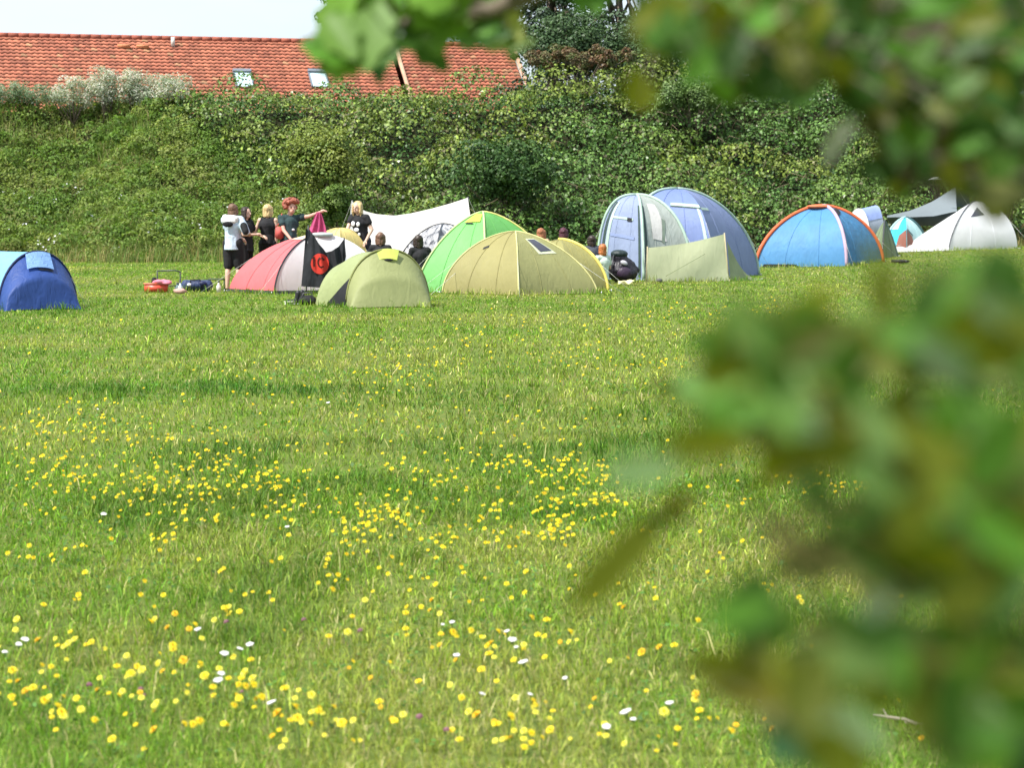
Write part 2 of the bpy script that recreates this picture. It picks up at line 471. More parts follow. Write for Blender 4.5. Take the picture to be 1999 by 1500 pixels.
def flower_mesh(kind, seed):
    r = random.Random(seed); bm = bmesh.new()
    hgt = r.uniform(.07, .14) if kind != 'umbel' else r.uniform(.08, .13)
    lx, ly = r.uniform(-.03, .03), r.uniform(-.03, .02)
    top = Vector((lx, ly, hgt))
    tube_bm(bm, [(0, 0, -.01), (lx * .4, ly * .4, hgt * .5), top - Vector((0, 0, .004))], [.0017, .0015, .0013], 5)
    for f in bm.faces: f.material_index = 0
    tl = Matrix.Translation(top) @ Euler((r.uniform(-.15, 1.0), r.uniform(-.7, .7), 0)).to_matrix().to_4x4() if kind == 'daisy' else Matrix.Translation(top) @ Euler((r.uniform(.0, .5), r.uniform(-.3, .3), 0)).to_matrix().to_4x4()
    if kind == 'daisy':
        n = 16
        for lay, (R, zz, m) in enumerate(((.019, .005, 1), (.014, .010, 1), (.007, .013, 2))):
            for k in range(n):
                a = 2 * PI * (k + lay * .5) / n; da = PI / n * .98
                rr = R * r.uniform(.86, 1.08)
                p = [Vector((.002 * math.cos(a), .002 * math.sin(a), .001)), Vector((rr * .6 * math.cos(a - da), rr * .6 * math.sin(a - da), zz)),
                     Vector((rr * math.cos(a), rr * math.sin(a), zz + r.uniform(-.002, .002))), Vector((rr * .6 * math.cos(a + da), rr * .6 * math.sin(a + da), zz))]
                f = bm.faces.new([bm.verts.new(tl @ q) for q in p]); f.material_index = m
        nb = len(bm.verts)
        before = set(bm.faces)
        bmesh.ops.create_cone(bm, segments=8, radius1=.002, radius2=.008, depth=.009, cap_ends=True, matrix=tl @ Matrix.Translation((0, 0, -.003)))
        for f in set(bm.faces) - before: f.material_index = 0
    else:
        cnt, R, s = (26, .016, .0036) if kind == 'umbel' else (26, .010, .0036)
        before = set(bm.faces)
        for k in range(cnt):
            a = k * 2.4; q = R * math.sqrt((k + .5) / cnt)
            zz = -.10 * q if kind == 'umbel' else math.sqrt(max(0, R * R - q * q)) * 1.1
            bmesh.ops.create_icosphere(bm, subdivisions=1, radius=s * r.uniform(.7, 1.2), matrix=tl @ Matrix.Translation((q * math.cos(a), q * math.sin(a), zz)))
        for f in set(bm.faces) - before: f.material_index = 1
        if kind == 'umbel':
            before = set(bm.faces)
            for k in range(6):
                a = k * PI / 3
                tube_bm(bm, [top - Vector((0, 0, .025)), tl @ Vector((R * .7 * math.cos(a), R * .7 * math.sin(a), -.004))], .0009, 4)
            for f in set(bm.faces) - before: f.material_index = 0
    me = bpy.data.meshes.new('flower'); bm.to_mesh(me); bm.free()
    for m in ([M_stem, (M_yel, M_yel3, M_yel, M_yel, M_yel3, M_yel, M_yel2)[(seed // 7) % 7], (M_yelc, M_yel, M_yel, M_yelc, M_yel, M_yelc, M_yelc)[(seed // 7) % 7]] if kind == 'daisy' else [M_stem, M_whi if kind == 'umbel' else M_pur]): me.materials.append(m)
    return me

def build_flowers():
    rng = np.random.default_rng(23)
    # clusters: (px, py, spread px x, spread px y, count)
    CL0 = [(120, 850, 110, 30, 55), (300, 870, 120, 32, 34), (90, 925, 90, 28, 40), (200, 940, 90, 24, 34), (420, 925, 80, 28, 55), (520, 960, 60, 22, 52),
          (330, 975, 110, 26, 32), (240, 1000, 160, 40, 30), (450, 1020, 150, 30, 26), (620, 985, 90, 40, 22), (760, 1030, 60, 26, 36),
          (840, 950, 90, 50, 34), (1000, 920, 70, 20, 28), (1120, 940, 70, 26, 64), (1180, 990, 40, 22, 34), (1060, 1000, 110, 30, 40), (1090, 1055, 50, 16, 34),
          (960, 1060, 100, 22, 20), (850, 1075, 90, 16, 12), (1560, 930, 45, 26, 30), (1660, 965, 50, 20, 22), (1985, 925, 25, 25, 8),
          (780, 745, 60, 18, 26), (860, 700, 160, 40, 22), (1130, 700, 110, 26, 24), (1260, 720, 60, 22, 16), (950, 655, 200, 30, 26), (1240, 625, 160, 26, 26),
          (1540, 612, 120, 8, 26), (1400, 600, 160, 20, 24), (1990, 610, 30, 20, 8), (500, 740, 200, 40, 16), (640, 790, 120, 30, 14), (700, 850, 180, 60, 18),
          (1100, 860, 160, 50, 22), (200, 800, 120, 14, 12), (60, 1110, 50, 12, 7), (190, 1090, 40, 14, 5), (330, 1075, 30, 14, 8), (680, 1060, 50, 20, 18), (660, 1122, 16, 5, 5),
          (655, 1158, 10, 10, 3), (450, 1222, 18, 6, 5), (150, 1198, 16, 6, 3), (1010, 1195, 10, 4, 1), (1036, 1195, 8, 4, 1), (850, 1210, 10, 6, 2), (330, 1262, 40, 16, 7),
          (110, 1290, 90, 40, 18), (50, 1385, 50, 26, 14), (330, 1340, 90, 34, 18), (230, 1400, 70, 36, 12), (100, 1440, 40, 20, 10), (500, 1385, 90, 30, 14), (620, 1425, 30, 8, 6),
          (560, 1470, 50, 22, 12), (680, 1470, 20, 12, 3), (420, 1450, 110, 36, 11), (310, 1418, 8, 6, 2), (690, 1335, 12, 10, 2), (960, 1300, 60, 36, 18), (1075, 1285, 40, 20, 8),
          (1270, 1310, 50, 5, 6), (1235, 1230, 8, 6, 1), (905, 1410, 8, 5, 1), (1065, 1410, 30, 16, 8), (1145, 1400, 10, 8, 1), (1000, 1470, 110, 24, 18), (1180, 1468, 12, 10, 3),
          (880, 1260, 70, 20, 6), (770, 1420, 60, 40, 6), (1350, 1415, 14, 10, 3), (1385, 1440, 10, 8, 2), (1300, 1470, 60, 20, 6), (1115, 1165, 6, 4, 1), (1565, 1222, 6, 4, 1),
          (1820, 1390, 50, 14, 5), (840, 1120, 120, 30, 8), (540, 1150, 140, 40, 7), (780, 1180, 140, 60, 6), (1400, 1000, 90, 60, 12), (300, 1150, 200, 60, 8)]
    CL = [(a, b, c * 1.15, d * 1.15, max(1, int(round(n * (.95 if n > 5 else 1))))) for a, b, c, d, n in CL0]
    pts = []
    for (cx, cy, sx, sy, n) in CL:
        for k in range(n):
            a = rng.normal(0, .62, 2)
            px, py = cx + a[0] * sx, cy + a[1] * sy
            if -180 < px < 2200 and 575 < py < 1540: pts.append((px, min(py + 8, 1530), 'daisy'))
    for k in range(220): pts.append((rng.uniform(-150, 2100), rng.uniform(640, 1520), 'daisy'))
    for (px, py) in [(865, 1232), (880, 1236), (995, 1283), (1010, 1290), (1038, 1335), (950, 1384), (1042, 1377), (485, 1293), (478, 1298), (40, 1287), (60, 1292), (446, 1330), (1190, 1470), (900, 1318), (385, 1258),
                     (545, 1425), (440, 1362), (425, 1380), (1105, 1352), (1240, 1455), (1246, 1436), (1310, 1420), (20, 1300), (205, 1025), (560, 1045), (190, 800), (640, 800), (990, 1260), (1480, 1395)]:
        pts.append((px, py + 10, 'umbel'))
    for (px, py) in [(282, 1386), (592, 1235), (828, 1456), (868, 1456), (276, 1372), (700, 1255), (165, 1378), (470, 1370), (440, 1245), (390, 1430)]:
        pts.append((px, py + 10, 'clover'))
    W = [(gpix(px, py), k) for px, py, k in pts]
    W.sort(key=lambda t: t[0].y)
    prot = {k: [flower_mesh(k, 100 + i * 7 + len(k)) for i in range(7)] for k in ('daisy', 'umbel', 'clover')}
    info = {'daisy': ('yellow_flower', 'small yellow dandelion-like flower standing in the short grass', 'flower', 'yellow flowers in the near grass'),
            'umbel': ('white_flower', 'small flat white yarrow flower head standing in the grass', 'flower', 'white flowers in the near grass'),
            'clover': ('clover_flower', 'small dull purple clover head in the grass', 'flower', 'purple clover heads in the near grass')}
    rest = []; cnt = 0
    for i, (p, k) in enumerate(W):
        if k == 'daisy':
            cnt += 1
            if cnt > 290: rest.append(p); continue
        nm, lb, ct_, gr = info[k]
        o = bpy.data.objects.new(nm, prot[k][i % 7]); COL.objects.link(o)
        o.location = p; sc = random.uniform(.5, 1.0) * (.86 if k == 'daisy' and random.random() < .35 else 1); o.scale = (sc, sc, sc * random.uniform(.8, 1.1))
        o.rotation_euler = (0, 0, random.uniform(-.9, .9)); tag(o, lb, ct_, gr)
    # the farther flowers, one carpet
    Vs, Ls, Ts, Ms = [], [], [], []; base = 0
    for i, p in enumerate(rest):
        me = prot['daisy'][i % 7]; n = len(me.vertices)
        co = np.empty(n * 3, np.float32); me.vertices.foreach_get('co', co); co = co.reshape(-1, 3)
        sc = random.uniform(.42, .82) * (1 + .35 * float(ss(14, 30, p.y)))
        Vs.append(co * sc + np.array(p)); nl = len(me.loops); li = np.empty(nl, np.int32); me.loops.foreach_get('vertex_index', li); Ls.append(li + base)
        t = np.empty(len(me.polygons), np.int32); me.polygons.foreach_get('loop_total', t); Ts.append(t)
        mi = np.empty(len(me.polygons), np.int32); me.polygons.foreach_get('material_index', mi); Ms.append(mi); base += n
    me = mesh_arrays('yellow_flower_carpet', np.concatenate(Vs), np.concatenate(Ls), np.concatenate(Ts))
    o = link('yellow_flower_carpet', me, [M_stem, M_yel, M_yel2]); me.polygons.foreach_set('material_index', np.concatenate(Ms))
    tag(o, 'scattered drifts of small yellow flowers farther up the field', 'flowers', kind='stuff')
build_flowers()

# ------------------------------------------------------------------ plants on the bank
M_bramble = leafy('bramble_leaf', rough=.5, trans=.15, spec=.3)
M_herb = leafy('bank_herb', rough=.6, trans=.35, spec=.25)
M_bark = plain('bark', (.11, .085, .06), .85, scale=14)

def blob_leaves(cs, rs, per, rng, up=.55):
    """leaves on the shells of many overlapping spheres"""
    n = len(cs) * per
    i = np.repeat(np.arange(len(cs)), per)
    dirs = unit(rng.normal(size=(n, 3)) + np.array([0, -.35, .35]))
    rad = rs[i] * (1 - .35 * rng.random(n) ** 2.2)
    p = cs[i] + dirs * rad[:, None] * np.array([1.1, 1, .85])
    nn = dirs * .9 + rng.normal(0, .42, (n, 3)) + np.array([0, -.05, up])
    return p, nn, i

def div_x(t):           # left edge of the bramble, by height up the bank (t 0 foot, 1 crest)
    return -4.0 - 9.2 * np.clip(t, 0, 1.2)

def build_herbage():
    rng = np.random.default_rng(31)
    n = 130000
    x = rng.uniform(-30, 3, n); t = rng.uniform(-.06, 1.12, n); y = foot(x) + t * 10.5
    k = x < div_x(t) + 1.6 + 1.2 * rng.normal(0, 1, n)
    x, y, t = x[k], y[k], t[k]; n = len(x)
    hh = .12 + 1.5 * np.clip(fbm(x / 1.1, y / 1.2, 111, 4) - .3, 0, 1)
    hh *= ss(-.08, .12, t) * .8 + .25
    z = ground(x, y) + hh * rng.random(n) ** .6
    nn = np.stack([rng.normal(0, .55, n), rng.normal(-.35, .55, n), np.full(n, .75)], 1)
    f = fbm(x / 1.3, y / 1.4, 121); f2 = fbm(x / .45, y / .45, 131)
    A = np.array([.125, .22, .034]); B = np.array([.24, .29, .07]); D = np.array([.075, .15, .03]); E = np.array([.20, .165, .07])
    k = np.clip((f - .4) * 3 + rng.normal(0, .2, n), 0, 1)[:, None]; c = A * (1 - k) + B * k
    k = np.clip((f2 - .55) * 4, 0, 1)[:, None]; c = c * (1 - k * .7) + D * k * .7
    k = (np.clip((fbm(x / 2.2 + 7, y / 1.2, 141) - .52) * 5, 0, .6)[:, None]) * (rng.random((n, 1)) < .7); c = c * (1 - k) + E * k
    c *= rng.uniform(.7, 1.3, (n, 1))
    o = leaf_cloud('bank_herbage', np.stack([x, y, z], 1), nn, rng.uniform(.06, .17, n), c, M_herb, aspect=.45, rng=rng)
    tag(o, 'rough green weeds and nettles covering the left bank', 'weeds', kind='stuff')
    m = 900; xx = rng.uniform(-27, 0, m); tt = rng.uniform(.03, 1.08, m); kk = xx < div_x(tt) + 1.4; xx, tt = xx[kk], tt[kk]; yy = foot(xx) + tt * 10.5
    rr = rng.uniform(.16, .46, len(xx)); cs = np.stack([xx, yy, ground(xx, yy) + .12 + .3 * rng.random(len(xx))], 1)
    p, nn, ii = blob_leaves(cs, rr, 90, rng, .3); f = fbm(xx / 1.5, yy / 1.5, 125)
    kc = np.clip((f - .42) * 3 + rng.normal(0, .25, len(xx)), 0, 1)[ii][:, None]; c = (A * .9 * (1 - kc) + B * kc) * rng.uniform(.6, 1.4, (len(p), 1))
    o = leaf_cloud('bank_weeds', p, nn, rng.uniform(.06, .17, len(p)), c, M_herb, aspect=.5, rng=rng); tag(o, 'leafy clumps of nettle and dock standing out of the left bank', 'weeds', kind='stuff')
    # tall grasses at the foot of the bank
    n = 34000
    x = rng.uniform(-26, 26, n); y = foot(x) + rng.normal(-.1, 1.0, n) - .1
    dens = .2 + .8 * ss(.38, .6, fbm(x / 1.1, 0 * x + 2, 151)); k = rng.random(n) < dens * np.where((x > -12) & (x < -8.5), 1.3, .8)
    x, y = x[k], y[k]; n = len(x)
    h = rng.uniform(.12, .75, n) * (.25 + 1.25 * fbm(x / .6, y / .8, 161)) * np.where((x > -13) & (x < -8), 1.25, .8)
    V, lo, to = blade_arrays(np.stack([x, y, ground(x, y)], 1), h, rng.uniform(.014, .028, n), np.clip(rng.normal(.5, .3, n), 0, 1.2), rng.uniform(0, 6.28, n), rng.uniform(0, 6.28, n))
    st_ = (rng.random(n) < .25 + .5 * ss(.5, .68, fbm(x / .9, y * 0 + 1, 171)))[:, None]
    c = np.where(st_, np.array([.33, .27, .11]), np.array([.15, .215, .05])) * rng.uniform(.7, 1.25, (n, 1))
    me = mesh_arrays('tall_grass', V, lo, to); set_col(me, np.repeat(c, 5, 0))
    o = link('tall_grass', me, M_grass); tag(o, 'tall green and straw coloured grass along the foot of the bank', 'grass', kind='stuff')
    n = 42000; x = rng.uniform(-28, 0, n); t = rng.uniform(0, 1.08, n); k = (x < div_x(t) + .8) & (rng.random(n) < .25 + .75 * ss(.42, .62, fbm(x / 1.4, t * 7, 176))); x, t = x[k], t[k]; n = len(x); y = foot(x) + t * 10.5
    V, lo, to = blade_arrays(np.stack([x, y, ground(x, y)], 1), rng.uniform(.3, .75, n), rng.uniform(.014, .028, n), np.clip(rng.normal(.6, .3, n), 0, 1.3), rng.uniform(0, 6.28, n), rng.uniform(0, 6.28, n))
    st_ = (rng.random(n) < .18)[:, None]; c = np.where(st_, np.array([.36, .31, .14]), np.array([.20, .28, .06])) * rng.uniform(.6, 1.3, (n, 1))
    me = mesh_arrays('bank_grass', V, lo, to); set_col(me, np.repeat(c, 5, 0))
    o = link('bank_grass', me, M_grass); tag(o, 'long pale green grass growing up the left bank', 'grass', kind='stuff')
    # a few white flower heads on the left bank
    Vp = []
    for (px, py) in [(145, 368), (45, 440), (18, 437), (62, 432), (62, 385), (120, 362), (35, 395), (97, 470), (80, 480), (105, 462), (225, 487), (300, 405), (380, 440), (398, 400), (330, 430), (20, 380), (112, 390), (240, 380), (190, 430), (430, 395), (300, 445), (470, 372), (520, 390)]:
        for _ in range(4):
            Vp.append((px + rng.normal(0, 9), py + rng.normal(0, 7)))
    pts = []
    for px, py in Vp:
        Yq = 73.0
        for _ in range(80):
            q = Q(px, py, Yq)
            if q.z < g1(q.x, q.y) + .45: break
            Yq += .15
        pts.append(q)
    pts = np.array(pts); n = len(pts)
    nn = np.stack([rng.normal(0, .3, n), np.full(n, -.6), np.full(n, .8)], 1)
    o = leaf_cloud('white_umbels', pts, nn, rng.uniform(.05, .10, n), np.full((n, 3), .72), plain_attr, aspect=.9, fold=.05, rng=rng)
    tag(o, 'sprinkle of white flower heads on the weedy left bank', 'flowers', kind='stuff')

plain_attr = leafy('pale_petal', rough=.6, trans=.2, spec=.2, tint=(1, 1, 1))
build_herbage()

def build_bramble():
    rng = np.random.default_rng(41)
    # clumps kept apart from one another so that dark gaps stay between them
    got = []
    for _ in range(9000):
        t_ = rng.uniform(.0, 1.14); x_ = rng.uniform(-16, 26)
        if x_ < float(div_x(t_)) + .5: continue
        rr = (rng.uniform(1.0, 1.5) if len(got) < 42 else rng.uniform(.34, .8)) * (.75 + .5 * float(fbm(x_ / 3, t_ * 4, 181)))
        v_ = t_ * 12.5
        if all((x_ - a) ** 2 + (v_ - b) ** 2 > (.66 * (rr + c)) ** 2 for a, b, c, _t in got): got.append((x_, v_, rr, t_))
    got = np.array(got); x, r, t = got[:, 0], got[:, 2], got[:, 3]
    low = ss(.8, 1.0, t) * (1 - ss(-2.5, 2, x)); r = r * (1 - .2 * low)
    y = foot(x) + .6 + t * 10.5
    z = ground(x, y) + r * .35 + (.75 * fbm(x / 1.7, y / 1.7, 191, 2)) * (1 - .35 * low)
    cs = np.stack([x, y, z], 1)
    p, nn, i = blob_leaves(cs, r, 620, rng, .2)
    kk = ((p - cs[i])[:, 2] > -.2 * r[i]) & (rng.random(len(p)) < np.clip((r[i] / 1.25) ** 1.7, .07, 1)); p, nn, i = p[kk], nn[kk], i[kk]
    n = len(p)
    tint = rng.random(len(cs)) * .6 + .4 * fbm(x / 2.5, y / 2.5, 201)
    hue = fbm(x / 3.5 + 4, y / 2.8, 211)
    A = np.array([.045, .11, .020]); B = np.array([.13, .225, .05]); C = np.array([.17, .215, .035]); E = np.array([.13, .12, .06])
    c = A * (1 - tint[i][:, None]) + B * tint[i][:, None]
    k = (np.clip((hue - .5) * 4, 0, .85)[i])[:, None]; c = c * (1 - k) + C * k
    k = (rng.random(n) < (.05 + .5 * np.clip(fbm(x / 1.8, y / 1.8, 221) - .5, 0, 1))[i])[:, None]; c = np.where(k, E, c)
    k = (rng.random(n) < .012)[:, None]; c = np.where(k, np.array([.42, .46, .32]), c)
    c *= np.exp(rng.normal(-.02, .34, (n, 1)))
    m = 60000; tq = rng.uniform(-.02, 1.3, m); xq = rng.uniform(-17, 27, m); kq = xq > div_x(tq) - .2; tq, xq = tq[kq], xq[kq]; yq = foot(xq) + .3 + tq * 10.5; m = len(xq)
    pq = np.stack([xq, yq, ground(xq, yq) + rng.uniform(.02, .55, m)], 1); nq = np.stack([rng.normal(0, .5, m), rng.normal(-.4, .5, m), np.full(m, .7)], 1)
    hq = np.clip((fbm(xq / 1.6, yq / 1.6, 231) - .4) * 3, 0, 1)[:, None]; cq = (A * (1 - hq) + B * hq) * np.exp(rng.normal(-.05, .34, (m, 1)))
    p = np.concatenate([p, pq]); nn = np.concatenate([nn, nq]); c = np.concatenate([c, cq]); n = len(p)
    o = leaf_cloud('bramble_thicket', p, nn, rng.uniform(.07, .18, n), c, M_bramble, aspect=.7, rng=rng)
    tag(o, 'dense dark green bramble thicket covering the bank behind the tents', 'brambles', kind='stuff')
    # arching stems
    bm = bmesh.new()
    for _ in range(240):
        j = rng.integers(len(cs)); q = Vector(cs[j]); a = rng.uniform(0, 6.28); l = rng.uniform(.6, 1.4)
        tube_bm(bm, [q, q + Vector((math.cos(a) * l * .4, -.4 * l, .55 * l)), q + Vector((math.cos(a) * l, -.75 * l, .35 * l))], [.014, .011, .006], 4)
    o = bm_part('bramble_stems', bm, plain('bramble_stem', (.20, .15, .09), .7)); tag(o, 'arching brown bramble stems sticking out of the thicket', 'brambles', kind='stuff')
build_bramble()

def shrub(name, px, py, Y, rx, rz, n_blob, per, pal, size, label, cat='shrub', group=None, mat=None, aspect=.6, stemc=(.13, .10, .07), spray=0, seed=0, ry=None):
    rng = np.random.default_rng(900 + seed)
    c = Q(px, py, Y); z0 = g1(c.x, c.y)
    t = thing(name, (c.x, c.y, z0), label, cat, group)
    ry = ry or rx * .8
    d = rng.normal(size=(n_blob, 3)); d = unit(d) * rng.random((n_blob, 1)) ** .45
    cs = np.array(c) + d * np.array([rx, ry, rz]) * .78
    r = rng.uniform(.22, .48, n_blob) * min(rx, rz) * 1.0
    p, nn, i = blob_leaves(cs, r, per, rng)
    pal = np.array(pal); pc = pal[rng.integers(len(pal), size=n_blob)][i]; q = pal[rng.integers(len(pal), size=len(p))]
    col = (pc * .6 + q * .4) * rng.uniform(.7, 1.35, (len(p), 1))
    leaf_cloud('foliage', p, nn, rng.uniform(*size, len(p)), col, mat or M_bramble, t, aspect=aspect, rng=rng)
    bm = bmesh.new()
    for k in range(min(n_blob, 14)):
        e = Vector(cs[k]); b = Vector((c.x + rng.normal(0, .12), c.y + rng.normal(0, .12), z0 - .1))
        mid = b.lerp(e, .5) + Vector((rng.normal(0, .1), rng.normal(0, .1), .15))
        tube_bm(bm, [b, mid, e], [.03, .02, .008], 5)
    bm_part('stem', bm, plain('shrub_stem', stemc, .8), t)
    return t

SIL = [(.52, .52, .44), (.70, .64, .58), (.30, .36, .26), (.17, .25, .14)]
for k, (px, py, rx, rz, lb) in enumerate([(40, 184, 1.5, .6, 'low grey-green shrub at the far left of the bank top'),
        (140, 182, 1.3, .7, 'silvery grey shrub on the bank crest, second from the left'), (205, 170, .8, .85, 'tallest silvery white shrub in front of the red roof'),
        (262, 172, .75, .85, 'silver-green shrub leaning right in front of the tiled roof'), (325, 174, 1.2, .7, 'sprawling pale pinkish-silver shrub right of the tallest one')]):
    shrub('silver_shrub', px, py, 84.0, rx, rz, 64, 70, SIL if k else SIL[2:] + [(.10, .16, .06)], (.05, .13), lb, 'shrub', 'silver shrubs on the bank crest', mat=M_herb, aspect=.35, seed=k)
shrub('yellow_green_shrub', 630, 318, 75.6, 1.5, 1.15, 70, 150, [(.17, .21, .03), (.20, .23, .045), (.11, .17, .03)], (.07, .15), 'rounded yellow-green shrub on the dark bank above the red-haired person', seed=11)
shrub('pale_green_shrub', 640, 400, 74.0, 1.3, .7, 36, 150, [(.11, .18, .03), (.15, .21, .045), (.08, .15, .025)], (.07, .14), 'light green bush at the foot of the bank behind the standing people', seed=12)
shrub('dark_shrub', 1840, 300, 78.5, 1.5, 1.25, 46, 160, [(.03, .075, .025), (.045, .10, .03), (.09, .15, .08)], (.08, .16), 'tall dark green bush on the bank above the grey tarp', seed=13)
shrub('dark_green_shrub', 1960, 345, 77.5, 1.0, 1.2, 34, 150, [(.035, .085, .03), (.05, .12, .03)], (.08, .16), 'dark green bush at the far right behind the white tent', seed=14)
shrub('shadowy_shrub', 985, 335, 77.0, 2.3, 1.25, 60, 150, [(.042, .095, .022), (.07, .135, .03), (.035, .08, .02)], (.07, .18), 'darkest green bush above the green dome tent', seed=15)
shrub('reddish_shrub', 1130, 112, 88.0, 3.3, .5, 80, 90, [(.17, .09, .05), (.13, .11, .05), (.08, .12, .03)], (.08, .15), 'low reddish-brown scrub on the bank crest under the dark trees', seed=16)
shrub('crest_bush', 1350, 190, 85.5, 2.2, .7, 50, 150, [(.10, .17, .04), (.15, .22, .07), (.07, .12, .03)], (.08, .15), 'leafy green bush on the bank crest below the overhanging bough', seed=17)

for k, (px, py, rx, rz, lb) in enumerate([(1110, 95, 2.4, 1.5, 'dark bushes filling the gap under the middle tree on the bank top'), (1250, 100, 2.4, 1.5, 'dark bush on the bank top left of the blurred bough'), (1450, 110, 3.4, 1.7, 'dark bush on the bank top directly below the blurred bough'),
        (1680, 120, 3.2, 1.7, 'dark bush on the bank top behind the overhanging leaves at the right'), (1900, 120, 3.4, 1.8, 'dark bush on the bank top at the far right')]):
    shrub('crest_bush', px, py, 93.0, rx, rz, 80, 120, [(.035, .07, .025), (.05, .095, .03), (.07, .12, .045)], (.09, .18), lb, 'shrub', 'dark bushes along the top of the bank', seed=30 + k)

def tree(px, Y, H, R, label, pal, zc=None, seed=0, n_blob=60, per=150, size=(.12, .24)):
    rng = np.random.default_rng(1200 + seed)
    b = P(px, Y); t = thing('tree', b, label, 'tree', 'trees behind the bank')
    top = b + Vector((rng.normal(0, .3), 0, H))
    zc = zc or H * .55
    bm = bmesh.new()
    tube_bm(bm, [b + Vector((0, 0, -.3)), b + Vector((.1, 0, H * .3)), b + Vector((-.1, .1, H * .6)), b + Vector((.05, 0, H * .9))], [.24, .19, .12, .03], 8)
    cs = []
    for k in range(n_blob):
        d = rng.normal(size=3); d /= np.linalg.norm(d); d *= rng.random() ** .4
        cs.append(np.array([b.x, b.y, b.z + zc]) + d * np.array([R, R, (H - zc) * .95]))
    cs = np.array(cs); cs[:, 2] = np.maximum(cs[:, 2], b.z + 1.0)
    for k in range(0, n_blob, 3):
        s = b + Vector((0, 0, H * rng.uniform(.25, .7))); e = Vector(cs[k])
        tube_bm(bm, [s, s.lerp(e, .5) + Vector((0, 0, .2)), e], [.07, .045, .012], 5)
    bm_part('trunk', bm, M_bark, t)
    r = rng.uniform(.35, .8, n_blob) * R / 3.0
    p, nn, i = blob_leaves(cs, r, per, rng)
    pal = np.array(pal); col = pal[rng.integers(len(pal), size=n_blob)][i] * rng.uniform(.6, 1.5, (len(p), 1))
    leaf_cloud('crown', p, nn, rng.uniform(*size, len(p)), col, M_bramble, t, aspect=.6, rng=rng)
DK = [(.03, .06, .025), (.045, .085, .035), (.07, .11, .06), (.02, .045, .02)]
MG = [(.05, .10, .03), (.07, .13, .035), (.04, .08, .025)]
tree(690, 110, 9.0, 1.7, 'green tree rising behind the ridge of the red roof', MG, zc=5.6, seed=1, n_blob=60)
tree(925, 111, 10.0, 2.4, 'dark tree with thin stems above the right end of the roof', DK, zc=5.8, seed=2, per=110, n_blob=60)
tree(1075, 99, 9.5, 2.6, 'tall dark tree above the middle of the bank', DK, zc=4.0, seed=3, per=120, n_blob=90)
tree(1210, 96, 9.0, 2.5, 'dark tree with sky gaps left of the overhanging bough', DK, zc=3.8, seed=4, per=120, n_blob=84)
tree(1390, 98, 9.0, 3.0, 'dark green tree behind the bank below the overhanging bough', DK + MG, zc=3.6, seed=5, n_blob=90)
tree(1600, 99, 9.5, 3.2, 'broad dark green tree half hidden by the overhanging leaves', DK + MG, zc=3.6, seed=6, n_blob=90)
tree(1820, 98, 10.0, 3.3, 'big dark tree behind the bank at the upper right', DK + MG, zc=3.8, seed=7, n_blob=90)
tree(2040, 98, 10.0, 3.4, 'dark tree cut by the right edge of the picture', DK + MG, zc=3.8, seed=8, n_blob=80)

